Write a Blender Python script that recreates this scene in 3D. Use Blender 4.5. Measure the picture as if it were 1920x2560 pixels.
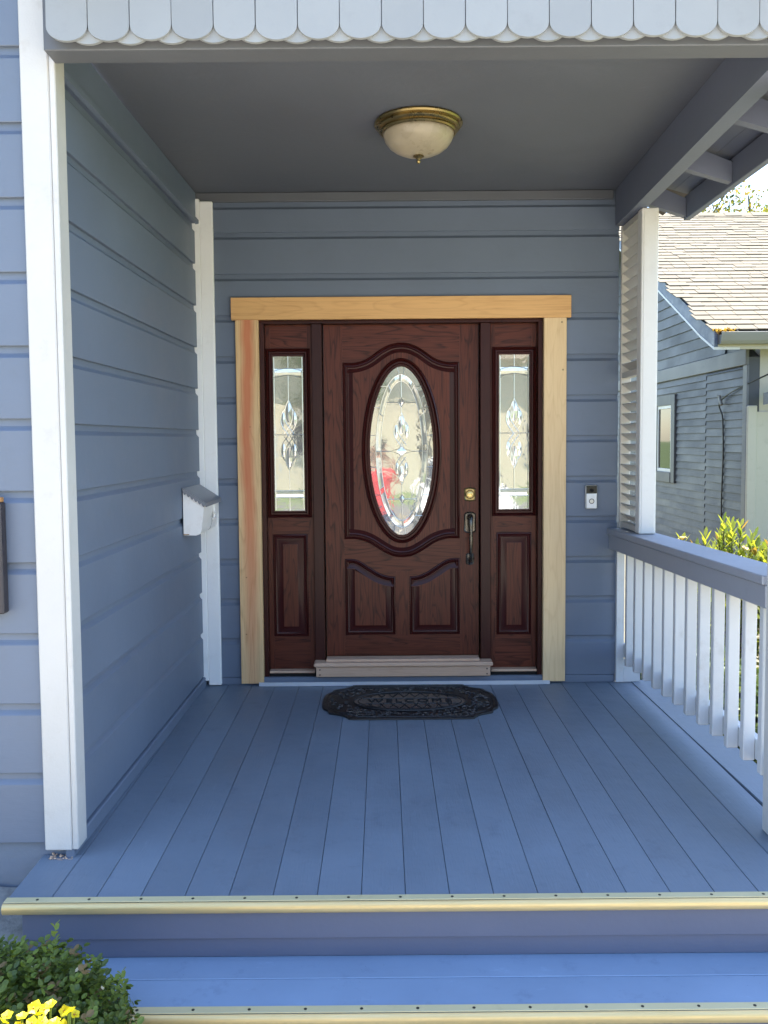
import bpy, math, random
from mathutils import Vector, Matrix, noise
random.seed(7)
S = bpy.context.scene
COL = S.collection
for o in list(bpy.data.objects): bpy.data.objects.remove(o)
R = math.radians

# ---------------------------------------------------------------- camera
PITCH, YAW, ROLL = R(3.4274), R(0.0044), R(-0.4604)
CAM = Vector((-0.11315, -4.95035, 1.44472))
fw = Vector((math.sin(YAW)*math.cos(PITCH), math.cos(YAW)*math.cos(PITCH), -math.sin(PITCH)))
rt = Vector((math.cos(YAW), -math.sin(YAW), 0)); up = rt.cross(fw)
c_, s_ = math.cos(ROLL), math.sin(ROLL)
rt, up = c_*rt + s_*up, -s_*rt + c_*up
cd = bpy.data.cameras.new('camera'); cam = bpy.data.objects.new('camera', cd); COL.objects.link(cam)
cam.matrix_world = Matrix(((rt.x, up.x, -fw.x, CAM.x), (rt.y, up.y, -fw.y, CAM.y), (rt.z, up.z, -fw.z, CAM.z), (0, 0, 0, 1)))
cd.sensor_fit = 'VERTICAL'; cd.sensor_height = 24.0
cd.lens = 2111.58/2560*24.0
cd.shift_x = (960-957.17)/2560; cd.shift_y = -(1280-1226.72)/2560
cd.clip_start = 0.02; cd.clip_end = 2000
S.camera = cam
S.render.resolution_x, S.render.resolution_y = 768, 1024

# ---------------------------------------------------------------- light
SUN_EL, SUN_AZ = 75.0, 4.0          # azimuth from +Y (behind the house) towards +X
w = bpy.data.worlds.new('World'); S.world = w; w.use_nodes = True
nt = w.node_tree; nt.nodes.clear()
sky = nt.nodes.new('ShaderNodeTexSky'); sky.sky_type = 'NISHITA'; sky.sun_disc = False
sky.sun_elevation = R(SUN_EL); sky.sun_rotation = R(SUN_AZ); sky.dust_density = .6; sky.air_density = 1.0
bg = nt.nodes.new('ShaderNodeBackground'); bg.inputs[1].default_value = 0.15
ow = nt.nodes.new('ShaderNodeOutputWorld')
nt.links.new(sky.outputs[0], bg.inputs[0]); nt.links.new(bg.outputs[0], ow.inputs[0])
sl = bpy.data.lights.new('sun', 'SUN'); sl.energy = 4.6; sl.angle = R(0.55); sl.color = (1.0, 0.95, 0.86)
sun = bpy.data.objects.new('sun', sl); COL.objects.link(sun)
sd = Vector((math.sin(R(SUN_AZ))*math.cos(R(SUN_EL)), math.cos(R(SUN_AZ))*math.cos(R(SUN_EL)), math.sin(R(SUN_EL))))
sun.rotation_euler = sd.to_track_quat('Z', 'Y').to_euler(); sun.location = (0, 6, 12)
S.view_settings.view_transform = 'Standard'; S.view_settings.look = 'None'
S.view_settings.gamma = 1; S.view_settings.use_curve_mapping = False
S.view_settings.exposure = 2.2
S.render.engine = 'CYCLES'
S.cycles.max_bounces = 10; S.cycles.diffuse_bounces = 6; S.cycles.glossy_bounces = 4
S.cycles.transparent_max_bounces = 16; S.cycles.caustics_reflective = False; S.cycles.caustics_refractive = False

# ---------------------------------------------------------------- materials
class NT:
    def __init__(s, m): s.t = m.node_tree; s.n = s.t.nodes; s.l = s.t.links
    def add(s, typ, **kw):
        n = s.n.new(typ)
        for k, v in kw.items():
            if k.startswith('i_'): n.inputs[k[2:].replace('_', ' ')].default_value = v
            else: setattr(n, k, v)
        return n
    def link(s, a, b): s.l.new(a, b)
def mat(name, color, rough=.5, metal=0, spec=.5):
    m = bpy.data.materials.new(name); m.use_nodes = True
    b = m.node_tree.nodes['Principled BSDF']
    b.inputs['Base Color'].default_value = (*color, 1); b.inputs['Roughness'].default_value = rough
    b.inputs['Metallic'].default_value = metal; b.inputs['Specular IOR Level'].default_value = spec
    return m
def coords(q, scale, rnd=0):
    tc = q.add('ShaderNodeTexCoord'); mp = q.add('ShaderNodeMapping'); mp.inputs['Scale'].default_value = scale
    if rnd:
        oi = q.add('ShaderNodeObjectInfo'); mu = q.add('ShaderNodeMath', operation='MULTIPLY'); mu.inputs[1].default_value = rnd
        q.link(oi.outputs['Random'], mu.inputs[0]); q.link(mu.outputs[0], mp.inputs['Location'])
    q.link(tc.outputs['Object'], mp.inputs['Vector']); return mp.outputs[0]
def noi(q, vec, scale, detail=4, rough=.55, dist=0):
    n = q.add('ShaderNodeTexNoise'); n.inputs['Scale'].default_value = scale; n.inputs['Detail'].default_value = detail
    n.inputs['Roughness'].default_value = rough; n.inputs['Distortion'].default_value = dist
    q.link(vec, n.inputs['Vector']); return n.outputs['Fac']
def ramp(q, fac, stops):
    r = q.add('ShaderNodeValToRGB'); e = r.color_ramp.elements
    while len(e) < len(stops): e.new(.5)
    for el, (p, c) in zip(e, stops): el.position = p; el.color = (*c, 1) if len(c) == 3 else c
    q.link(fac, r.inputs[0]); return r.outputs[0]
def mixc(q, fac, a, b, mode='MIX'):
    x = q.add('ShaderNodeMix', data_type='RGBA', blend_type=mode)
    for s, v in ((0, fac), (6, a), (7, b)):
        if isinstance(v, bpy.types.NodeSocket): q.link(v, x.inputs[s])
        elif s == 0: x.inputs[0].default_value = v
        else: x.inputs[s].default_value = (*v, 1)
    return x.outputs[2]
def bump(q, h, strength=.2, dist=.01):
    b = q.add('ShaderNodeBump'); b.inputs['Strength'].default_value = strength; b.inputs['Distance'].default_value = dist
    q.link(h, b.inputs['Height']); return b.outputs[0]
def g3(v): return (v, v, v)
def paint(name, color, rough=.45, var=.1, bumps=.12, dirt=.25, dirtcol=(.12, .11, .1), rnd=0, grain=(1, 1, 1), spec=.5, piece=0, dscale=1.3, scuff=0, scuff_dir=(1, 1, 1), wave=5):
    """weathered paint: slow mottling, fine brush relief, faint dirt"""
    m = mat(name, color, rough, spec=spec); q = NT(m); b = m.node_tree.nodes['Principled BSDF']
    v = coords(q, (1, 1, 1), rnd)
    slow = noi(q, v, dscale, 5, .6)
    c0 = tuple(x*(1-var) for x in color); c1 = tuple(min(1, x*(1+var)) for x in color)
    col = ramp(q, slow, [(.3, c0), (.7, c1)])
    v2 = coords(q, grain, rnd)
    fine = noi(q, v2, 55, 3, .6)
    dm = ramp(q, noi(q, v, 9, 7, .72), [(.56, g3(0)), (.8, g3(dirt))])
    col = mixc(q, dm, col, dirtcol)
    if scuff:
        vs = coords(q, scuff_dir, rnd)
        sm = ramp(q, noi(q, vs, 26, 8, .8), [(.60, g3(0)), (.74, g3(.28))])
        col = mixc(q, sm, col, tuple(min(1, x*1.75+.02) for x in color))
        sp_n = q.add('ShaderNodeTexVoronoi'); sp_n.inputs['Scale'].default_value = 34; q.link(v, sp_n.inputs['Vector'])
        sk = ramp(q, sp_n.outputs['Distance'], [(.0, g3(.75)), (.045, g3(.5)), (.06, g3(0))])
        sel = ramp(q, noi(q, v, 5, 2, .5), [(.5, g3(0)), (.56, g3(1))])
        col = mixc(q, mixc(q, 1.0, sk, sel, 'MULTIPLY'), col, tuple(x*.35 for x in color))
        sp2 = q.add('ShaderNodeTexVoronoi'); sp2.inputs['Scale'].default_value = 21; q.link(coords(q, (1.1, .9, 1), rnd+2), sp2.inputs['Vector'])
        sk2 = ramp(q, sp2.outputs['Distance'], [(.0, g3(.6)), (.03, g3(.3)), (.04, g3(0))])
        col = mixc(q, mixc(q, 1.0, sk2, ramp(q, noi(q, v, 3.3, 2, .5), [(.52, g3(0)), (.6, g3(1))]), 'MULTIPLY'), col, (.55, .56, .56))
    if piece:
        oi = q.add('ShaderNodeObjectInfo')
        col = mixc(q, 1.0, col, ramp(q, oi.outputs['Random'], [(0, g3(1-piece)), (1, g3(1))]), 'MULTIPLY')
    q.link(col, b.inputs['Base Color'])
    q.link(ramp(q, slow, [(.3, g3(max(0, rough-.08))), (.7, g3(min(1, rough+.1)))]), b.inputs['Roughness'])
    wv = noi(q, coords(q, (1, 1, 1), rnd), 5, 3, .5)
    hh = q.add('ShaderNodeMath', operation='MULTIPLY_ADD'); hh.inputs[1].default_value = wave; q.link(wv, hh.inputs[0]); q.link(fine, hh.inputs[2])
    q.link(bump(q, hh.outputs[0], bumps, .004), b.inputs['Normal'])
    return m
def wood(name, light, dark, axis='z', scale=1.0, rough=.4, cath=.6, rnd=9, contrast=1.0, streak=None, bumps=.15, knots=False, spec=.22):
    """axis = grain direction"""
    m = mat(name, light, rough, spec=spec); q = NT(m); b = m.node_tree.nodes['Principled BSDF']
    st = {'z': (1, 1, .10), 'x': (.10, 1, 1), 'y': (1, .1, 1)}[axis]
    v = coords(q, tuple(a*scale for a in st), rnd)
    big = noi(q, v, 9, 2, .5, .4)
    mm = q.add('ShaderNodeMath', operation='MULTIPLY'); mm.inputs[1].default_value = 13.0; q.link(big, mm.inputs[0])
    fr = q.add('ShaderNodeMath', operation='FRACT'); q.link(mm.outputs[0], fr.inputs[0])
    ring = ramp(q, fr.outputs[0], [(0, g3(0)), (.62, g3(.12)), (.86, g3(1)), (1, g3(0))])
    st2 = tuple(a*scale if a == 1 else a*.35*scale for a in st)
    pores = noi(q, coords(q, st2, rnd), 130, 4, .65)
    pr = ramp(q, pores, [(.47, g3(0)), (.62, g3(1))])
    ad = q.add('ShaderNodeMath', operation='MULTIPLY_ADD'); ad.inputs[1].default_value = cath
    q.link(ring, ad.inputs[0]); sc = q.add('ShaderNodeMath', operation='MULTIPLY'); sc.inputs[1].default_value = .35
    q.link(pr, sc.inputs[0]); q.link(sc.outputs[0], ad.inputs[2])
    slow = noi(q, v, 3, 3, .5)
    col = mixc(q, ad.outputs[0], light, dark)
    col = mixc(q, 1.0, col, ramp(q, slow, [(.25, g3(1-.28*contrast)), (.75, g3(1))]), 'MULTIPLY')
    if streak:
        cx, wd, scol, z0, z1 = streak
        tc = q.add('ShaderNodeTexCoord'); sx = q.add('ShaderNodeSeparateXYZ'); q.link(tc.outputs['Object'], sx.inputs[0])
        wob = noi(q, coords(q, (1, 1, 1.4)), 1.6, 3, .5)
        o1 = q.add('ShaderNodeMath', operation='MULTIPLY_ADD'); o1.inputs[1].default_value = .07; o1.inputs[2].default_value = -.035 - cx
        q.link(wob, o1.inputs[0])
        a1 = q.add('ShaderNodeMath', operation='ADD'); q.link(sx.outputs['X'], a1.inputs[0]); q.link(o1.outputs[0], a1.inputs[1])
        a2 = q.add('ShaderNodeMath', operation='ABSOLUTE'); q.link(a1.outputs[0], a2.inputs[0])
        a3 = q.add('ShaderNodeMath', operation='MULTIPLY'); a3.inputs[1].default_value = 1/wd; q.link(a2.outputs[0], a3.inputs[0])
        band = ramp(q, a3.outputs[0], [(.25, g3(.85)), (1, g3(0))])
        zz = q.add('ShaderNodeMapRange'); zz.inputs[1].default_value = z0; zz.inputs[2].default_value = z1; q.link(sx.outputs['Z'], zz.inputs[0])
        mk = mixc(q, 1.0, band, zz.outputs[0], 'MULTIPLY')
        col = mixc(q, mk, col, scol)
    if knots:
        kn = q.add('ShaderNodeTexVoronoi'); kn.inputs['Scale'].default_value = 7; q.link(coords(q, (1, 1, 1), 5), kn.inputs['Vector'])
        kk = ramp(q, kn.outputs['Distance'], [(.0, g3(1)), (.035, g3(.8)), (.05, g3(0))])
        col = mixc(q, kk, col, tuple(x*.35 for x in dark))
    q.link(col, b.inputs['Base Color'])
    q.link(bump(q, ad.outputs[0], -bumps, .002), b.inputs['Normal'])
    return m

BLUE = (.130, .163, .224)
M = {}
M['siding'] = paint('siding_paint', BLUE, .5, .07, .14, .18, (.1, .105, .11), rnd=3, grain=(.4, .4, 2), piece=.06)
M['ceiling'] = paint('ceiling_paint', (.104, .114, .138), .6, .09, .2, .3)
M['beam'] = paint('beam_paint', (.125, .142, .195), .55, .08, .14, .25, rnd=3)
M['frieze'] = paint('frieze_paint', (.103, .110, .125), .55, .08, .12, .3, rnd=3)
M['shingle'] = paint('shingle_paint', (.285, .30, .31), .5, .06, .12, .15, rnd=5, piece=.1)
M['white'] = paint('white_trim_paint', (.52, .51, .49), .42, .06, .3, .45, (.35, .31, .26), rnd=4)  # white trim darkened in colour against the strong light out front
M['white_in'] = paint('white_trim_lightened', (.86, .86, .85), .42, .045, .18, .2, (.45, .4, .34), rnd=4)  # same white trim, lightened in colour to make up for weak light inside
M['cream'] = paint('cream_trim_paint', (.66, .62, .52), .5, .05, .1, .2, (.3, .26, .2), rnd=4)
M['white2'] = paint('white_baluster_paint', (.58, .585, .595), .45, .05, .22, .4, (.3, .27, .23), rnd=6, piece=.06)
M['slat'] = paint('louver_paint', (.50, .47, .43), .5, .05, .12, .3, (.25, .21, .17), rnd=6, piece=.1)
M['rail'] = paint('rail_paint', (.255, .27, .31), .38, .06, .12, .2, rnd=3)
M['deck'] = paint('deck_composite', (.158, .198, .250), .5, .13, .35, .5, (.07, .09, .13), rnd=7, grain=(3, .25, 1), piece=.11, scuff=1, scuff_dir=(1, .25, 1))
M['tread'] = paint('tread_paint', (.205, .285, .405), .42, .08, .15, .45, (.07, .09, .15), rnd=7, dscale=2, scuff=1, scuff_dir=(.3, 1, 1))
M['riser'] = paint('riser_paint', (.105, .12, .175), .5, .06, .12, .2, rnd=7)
M['found'] = paint('foundation_paint', (.15, .18, .23), .8, .1, .4, .5)
M['jamb'] = wood('jamb_stain', (.050, .0130, .0095), (.026, .0072, .0065), 'z', 1, .34, .25)
M['door_v'] = wood('door_stain_upright', (.128, .034, .0185), (.028, .0075, .0058), 'z', 1.2, .36, .66)
M['door_h'] = wood('door_stain_level', (.128, .034, .0185), (.028, .0075, .0058), 'x', 1.2, .36, .66)
M['mould'] = wood('moulding_stain', (.044, .0072, .006), (.03, .0052, .0048), 'z', 1, .24, .2, bumps=.04)
M['cas_l'] = wood('casing_fir_red', (.80, .55, .29), (.50, .29, .13), 'z', .8, .55, .38, 0, streak=(-.892, .05, (.56, .17, .08), -.1, 1.6), knots=True)
M['cas_r'] = wood('casing_fir_pale', (.86, .63, .36), (.70, .47, .25), 'z', .9, .55, .33, 5, knots=True)
M['cas_h'] = wood('casing_fir_gold', (.80, .47, .20), (.58, .31, .12), 'x', .8, .55, .3, 4, knots=True)
M['oakstep'] = wood('sill_oak', (.66, .455, .325), (.50, .33, .225), 'x', 1, .5, .3, 4)
M['gold'] = mat('anodised_gold', (.60, .45, .20), .45, .55)
q = NT(M['gold']); b_ = M['gold'].node_tree.nodes['Principled BSDF']
v_ = coords(q, (.4, 30, 30)); n_ = noi(q, v_, 6, 5, .6)
q.link(ramp(q, n_, [(.3, (.60, .45, .20)), (.7, (.72, .56, .28))]), b_.inputs['Base Color'])
q.link(ramp(q, noi(q, coords(q, (1, 1, 1)), 14, 5, .7), [(.35, g3(.4)), (.7, g3(.6))]), b_.inputs['Roughness'])
M['goldtop'] = paint('gold_strip_top', (.56, .49, .28), .4, .08, .1, .3, (.25, .2, .12))
M['screw'] = mat('screw_dark', (.05, .045, .04), .5, .6)
M['brass'] = paint('aged_brass', (.27, .205, .09), .3, .25, .1, .5, (.10, .07, .03), dscale=9)
M['brass'].node_tree.nodes['Principled BSDF'].inputs['Metallic'].default_value = .9
M['pewter'] = paint('aged_pewter', (.11, .10, .085), .27, .3, .1, .5, (.05, .045, .035), dscale=14)
M['pewter'].node_tree.nodes['Principled BSDF'].inputs['Metallic'].default_value = .92
M['lock'] = mat('lock_brass', (.62, .45, .18), .25, 1)
M['came'] = mat('came_silver', (.72, .71, .66), .28, .9)
M['bowl'] = paint('alabaster_glass', (.36, .31, .225), .3, .22, .05, .35, (.32, .25, .15), dscale=6)
M['black'] = mat('black_plastic', (.012, .012, .014), .18)
M['satin'] = mat('satin_nickel', (.72, .69, .63), .38, .55)
M['rubber'] = paint('mat_rubber', (.010, .0105, .012), .42, .25, .5, .2, (.04, .04, .045), dscale=12)
M['rubber2'] = paint('mat_rubber_worn', (.040, .039, .042), .16, .4, .25, .5, (.07, .065, .06), dscale=25)
M['mailw'] = paint('mailbox_enamel', (.88, .86, .83), .3, .04, .03, .3, (.42, .33, .22), dscale=5)
M['maill'] = paint('mailbox_lid_enamel', (.20, .21, .235), .35, .06, .03, .3, (.2, .17, .15))
M['rust'] = paint('rust', (.33, .17, .06), .8, .3, .5, .4, (.12, .05, .02), dscale=30)
M['plaque'] = paint('plaque_dark_wood', (.035, .03, .035), .5, .15, .3, .2)
M['flash'] = mat('sill_flashing', (.62, .66, .72), .35, .4)
M['gap'] = mat('dark_gap', (.008, .007, .007), .9)
M['conc'] = paint('rough_concrete', (.22, .22, .21), .9, .45, 1.0, .9, (.06, .06, .06), dscale=9)
M['walk'] = paint('walk_concrete', (.50, .445, .355), .9, .1, .6, .4, (.2, .19, .17))
M['grass'] = paint('lawn', (.10, .14, .035), .95, .3, .8, .6, (.16, .13, .06), dscale=3)
M['soil'] = paint('side_yard_soil', (.16, .14, .085), .95, .3, .9, .6, (.07, .08, .03), dscale=3)
M['road'] = paint('asphalt', (.11, .105, .10), .9, .15, .6, .4, (.05, .05, .05))
M['yellow'] = mat('road_yellow', (.62, .40, .03), .7)
M['beige'] = paint('beige_stucco', (.62, .54, .40), .9, .06, .5, .2)
M['roofdark'] = paint('brown_shingles', (.16, .13, .11), .9, .15, .6, .4)
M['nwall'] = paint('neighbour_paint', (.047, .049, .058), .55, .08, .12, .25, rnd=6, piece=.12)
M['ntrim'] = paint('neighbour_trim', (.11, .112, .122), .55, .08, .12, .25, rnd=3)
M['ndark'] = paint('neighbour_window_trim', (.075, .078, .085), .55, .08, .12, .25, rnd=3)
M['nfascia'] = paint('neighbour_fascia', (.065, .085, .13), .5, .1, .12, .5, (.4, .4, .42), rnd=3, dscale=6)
M['ncream'] = paint('neighbour_cream', (.42, .385, .31), .6, .05, .12, .25, rnd=3)
M['nroof'] = paint('asphalt_shingle', (.155, .131, .094), .92, .2, .8, .5, (.10, .09, .075), rnd=9, piece=.14, dscale=5)
M['gutter'] = paint('gutter_paint', (.19, .18, .155), .5, .08, .1, .4, (.2, .15, .1))
M['cable'] = mat('cable_black', (.015, .015, .015), .5)
M['bark'] = paint('bark', (.10, .075, .05), .9, .25, .9, .5)
def leafm(name, col, trans=.35, rough=.42):
    m = mat(name, col, rough); q = NT(m); b = m.node_tree.nodes['Principled BSDF']
    tr = q.add('ShaderNodeBsdfTranslucent'); tr.inputs[0].default_value = (min(1, col[0]*2.2), min(1, col[1]*1.9), col[2]*.8, 1)
    mx = q.add('ShaderNodeMixShader'); mx.inputs[0].default_value = trans
    q.link(b.outputs[0], mx.inputs[1]); q.link(tr.outputs[0], mx.inputs[2])
    q.link(mx.outputs[0], m.node_tree.nodes['Material Output'].inputs[0]); return m
M['petal2'] = mat('flower_eye', (.35, .16, .01), .6)
BOX = [leafm('boxwood_leaf_dark', (.055, .090, .015), .25, .5), leafm('boxwood_leaf', (.10, .145, .022), .3, .5),
       leafm('boxwood_leaf_young', (.14, .20, .03), .3, .5), leafm('boxwood_leaf_bronze', (.17, .12, .05), .25, .6), leafm('boxwood_leaf_dead', (.48, .44, .32), .2, .6)]
OLE = [leafm('oleander_leaf', (.11, .16, .03), .45), leafm('oleander_leaf_pale', (.20, .24, .045), .5), leafm('oleander_leaf_old', (.22, .15, .04), .4)]
TRE = [leafm('tree_leaf', (.07, .09, .025), .45, .5), leafm('tree_leaf_pale', (.13, .14, .035), .5, .5), leafm('tree_leaf_tan', (.16, .125, .045), .45, .5)]
HED = [leafm('hedge_leaf', (.045, .08, .02), .3, .5), leafm('hedge_leaf_pale', (.09, .13, .03), .3, .5)]
M['petal'] = leafm('yellow_petal', (.75, .60, .015), .3, .5)
M['pinkpetal'] = leafm('pale_pink_petal', (.70, .48, .48), .3, .5)
# decorative glass unit (several panes and bevels: a strong mirror image over dark wood in place of a dim room)
def glass(name, fac, wav, sc, frost=0):
    m = bpy.data.materials.new(name); m.use_nodes = True; q = NT(m); q.n.clear()
    out = q.add('ShaderNodeOutputMaterial'); tr = q.add('ShaderNodeBsdfTransparent'); tr.inputs[0].default_value = (.8, .83, .8, 1)
    gl = q.add('ShaderNodeBsdfGlossy'); gl.inputs['Roughness'].default_value = .015; gl.inputs[0].default_value = (.97, .96, .9, 1)
    v = coords(q, (1, 1, 1)); n1 = noi(q, v, sc, 3, .55, .6)
    q.link(bump(q, n1, wav, .01), gl.inputs['Normal']); gl.inputs['Roughness'].default_value = .04 if frost else .015
    lw = q.add('ShaderNodeLayerWeight'); lw.inputs[0].default_value = .3
    ma = q.add('ShaderNodeMath', operation='MULTIPLY_ADD'); ma.inputs[1].default_value = .6; ma.inputs[2].default_value = fac; ma.use_clamp = True
    q.link(lw.outputs['Fresnel'], ma.inputs[0])
    df = q.add('ShaderNodeBsdfDiffuse'); df.inputs[0].default_value = (.8, .79, .72, 1)   # seedy, slightly frosted texture
    m0 = q.add('ShaderNodeMixShader'); m0.inputs[0].default_value = frost; q.link(tr.outputs[0], m0.inputs[1]); q.link(df.outputs[0], m0.inputs[2])
    mx = q.add('ShaderNodeMixShader'); q.link(ma.outputs[0], mx.inputs[0]); q.link(m0.outputs[0], mx.inputs[1]); q.link(gl.outputs[0], mx.inputs[2])
    q.link(mx.outputs[0], out.inputs[0]); return m
M['glass'] = glass('decorative_glass', .40, .06, 9, .4)
M['bevelglass'] = glass('bevelled_glass', .4, .05, 16, .55)
M['winglass'] = mat('window_glass', (.012, .014, .013), .04, 0, .35)

# ---------------------------------------------------------------- mesh helpers
ORG = {}
def root(name, loc, label, cat, group=None):
    o = bpy.data.objects.new(name, None); COL.objects.link(o); o.location = loc; o.empty_display_size = .1
    o['label'] = label; o['category'] = cat
    if group: o['group'] = group
    ORG[o.name] = Vector(loc); return o
def tag(o, label, cat, group=None):
    o['label'] = label; o['category'] = cat
    if group: o['group'] = group
    return o
class MB:
    def __init__(s): s.v = []; s.f = []; s.mi = []; s.cur = 0
    def add(s, vs, fs):
        n = len(s.v); s.v += [tuple(v) for v in vs]; s.f += [tuple(i+n for i in f) for f in fs]; s.mi += [s.cur]*len(fs); return s
    def box(s, x0, x1, y0, y1, z0, z1, c=0.003, xf=None):
        if x0 > x1: x0, x1 = x1, x0
        if y0 > y1: y0, y1 = y1, y0
        if z0 > z1: z0, z1 = z1, z0
        c = min(c, (x1-x0)*.45, (y1-y0)*.45, (z1-z0)*.45)
        if c <= 0:
            vs = [(x, y, z) for z in (z0, z1) for y in (y0, y1) for x in (x0, x1)]
            fs = [(0, 2, 3, 1), (4, 5, 7, 6), (0, 1, 5, 4), (1, 3, 7, 5), (3, 2, 6, 7), (2, 0, 4, 6)]
        else:
            vs = []; idx = {}
            X, Y, Z = (x0, x1), (y0, y1), (z0, z1)
            for i in (0, 1):
                for j in (0, 1):
                    for k in (0, 1):
                        dx, dy, dz = c*(1-2*i), c*(1-2*j), c*(1-2*k)
                        for a, p in (('x', (X[i], Y[j]+dy, Z[k]+dz)), ('y', (X[i]+dx, Y[j], Z[k]+dz)), ('z', (X[i]+dx, Y[j]+dy, Z[k]))):
                            idx[(i, j, k, a)] = len(vs); vs.append(p)
            fs = []
            g = lambda i, j, k, a: idx[(i, j, k, a)]
            for i in (0, 1):
                fs.append([g(i, 0, 0, 'x'), g(i, 1, 0, 'x'), g(i, 1, 1, 'x'), g(i, 0, 1, 'x')][::1 if i else -1])
                fs.append([g(0, i, 0, 'y'), g(0, i, 1, 'y'), g(1, i, 1, 'y'), g(1, i, 0, 'y')][::1 if i else -1])
                fs.append([g(0, 0, i, 'z'), g(1, 0, i, 'z'), g(1, 1, i, 'z'), g(0, 1, i, 'z')][::1 if i else -1])
            for j in (0, 1):
                for k in (0, 1):
                    fs.append([g(0, j, k, 'y'), g(1, j, k, 'y'), g(1, j, k, 'z'), g(0, j, k, 'z')][::1 if j == k else -1])
                    fs.append([g(j, 0, k, 'z'), g(j, 1, k, 'z'), g(j, 1, k, 'x'), g(j, 0, k, 'x')][::1 if j == k else -1])
                    fs.append([g(j, k, 0, 'x'), g(j, k, 1, 'x'), g(j, k, 1, 'y'), g(j, k, 0, 'y')][::1 if j == k else -1])
            for i in (0, 1):
                for j in (0, 1):
                    for k in (0, 1):
                        fs.append([g(i, j, k, 'x'), g(i, j, k, 'y'), g(i, j, k, 'z')][::1 if (i+j+k) % 2 else -1])
        if xf: vs = [xf(Vector(p)) for p in vs]
        return s.add(vs, fs)
    def sweep2(s, p0, p1, prof):
        """prof: closed polygon of (n,z); p0,p1 = (x,y,nx,ny): extrude between the two ends"""
        n = len(prof); vs = []
        for (x, y, nx, ny) in (p0, p1):
            vs += [(x+nx*t, y+ny*t, z) for t, z in prof]
        fs = [(i, (i+1) % n, n+(i+1) % n, n+i) for i in range(n)] + [tuple(range(n))[::-1], tuple(range(n, 2*n))]
        return s.add(vs, fs)
    def prism(s, poly, y0, y1, xf=None):
        """poly in (x,z) extruded along y"""
        n = len(poly); vs = [(x, y0, z) for x, z in poly] + [(x, y1, z) for x, z in poly]
        if xf: vs = [xf(Vector(p)) for p in vs]
        fs = [(i, n+i, n+(i+1) % n, (i+1) % n) for i in range(n)] + [tuple(range(n)), tuple(range(n, 2*n))[::-1]]
        return s.add(vs, fs)
    def tube(s, pts, r, n=6, closed=False, flat=1.0):
        pts = [Vector(p) for p in pts]; m = len(pts); rs = r if isinstance(r, (list, tuple)) else [r]*m
        vs = []; pu = None
        for i, p in enumerate(pts):
            a = pts[i-1] if (i > 0 or closed) else p; b = pts[(i+1) % m] if (i < m-1 or closed) else p
            t = (b-a).normalized()
            if pu is None: pu = t.cross(Vector((0, 1, 0)));  pu = pu if pu.length > .01 else t.cross(Vector((1, 0, 0)))
            u = (pu - t*pu.dot(t)); u = u.normalized() if u.length > 1e-6 else t.orthogonal().normalized(); pu = u; wv = t.cross(u)
            for k in range(n):
                an = 2*math.pi*(k+.5)/n; vs.append(p + (u*math.cos(an) + wv*math.sin(an)*flat)*rs[i])
        fs = []
        for i in range(m if closed else m-1):
            for k in range(n):
                j = (i+1) % m; fs.append((i*n+k, i*n+(k+1) % n, j*n+(k+1) % n, j*n+k))
        if not closed: fs += [tuple(range(n))[::-1], tuple((m-1)*n+k for k in range(n))]
        return s.add(vs, fs)
    def lathe(s, prof, c, n=24, axis='z', ex=(1, 1)):
        """prof (r,h) from one end to the other"""
        vs = []; c = Vector(c)
        for r, h in prof:
            for k in range(n):
                a = 2*math.pi*k/n; x, y = r*math.cos(a)*ex[0], r*math.sin(a)*ex[1]
                vs.append(c + (Vector((x, y, h)) if axis == 'z' else Vector((x, h, y)) if axis == 'y' else Vector((h, x, y))))
        fs = [(i*n+k, i*n+(k+1) % n, (i+1)*n+(k+1) % n, (i+1)*n+k) for i in range(len(prof)-1) for k in range(n)]
        if prof[0][0] > 1e-6: fs.append(tuple(range(n))[::-1])
        if prof[-1][0] > 1e-6: fs.append(tuple((len(prof)-1)*n+k for k in range(n)))
        return s.add(vs, fs)
    def rings(s, path, prof, y0, cap=True):
        """closed path of (x,z); prof list of (inset, height towards -Y): sweep of a moulding, optional cap inside"""
        n = len(path); vs = []
        for d, h in prof:
            for x, z in inset(path, d): vs.append((x, y0-h, z))
        fs = [(i*n+k, i*n+(k+1) % n, (i+1)*n+(k+1) % n, (i+1)*n+k) for i in range(len(prof)-1) for k in range(n)]
        if cap: fs.append(tuple((len(prof)-1)*n+k for k in range(n)))
        if sum(path[i][0]*path[(i+1) % n][1]-path[(i+1) % n][0]*path[i][1] for i in range(n)) < 0: fs = [f[::-1] for f in fs]
        return s.add(vs, fs)
    def data(s, name, mats, org=Vector((0, 0, 0)), smooth=False):
        me = bpy.data.meshes.new(name)
        me.from_pydata([tuple(Vector(v)-org) for v in s.v], [], s.f)
        for m in (mats if isinstance(mats, list) else [mats]): me.materials.append(m)
        if any(s.mi): me.polygons.foreach_set('material_index', s.mi)
        if smooth:
            me.polygons.foreach_set('use_smooth', [True]*len(me.polygons))
            if smooth != 'all':
                try: me.set_sharp_from_angle(angle=R(35))
                except Exception: pass
        me.update(); return me
    def build(s, name, mats, parent=None, smooth=False, origin=None, kind=None):
        org = ORG[parent.name] if parent else Vector(origin or (0, 0, 0))
        me = s.data(name, mats, org, smooth)
        o = bpy.data.objects.new(name, me); COL.objects.link(o)
        if parent: o.parent = parent
        else: o.location = org
        ORG[o.name] = org
        if kind: o['kind'] = kind
        return o
def place(name, me, loc, parent, rot=None):
    """an object sharing mesh data at a world place under parent"""
    o = bpy.data.objects.new(name, me); COL.objects.link(o); o.parent = parent
    o.location = Vector(loc) - ORG[parent.name]; ORG[o.name] = Vector(loc)
    if rot: o.rotation_euler = rot
    return o
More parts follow.
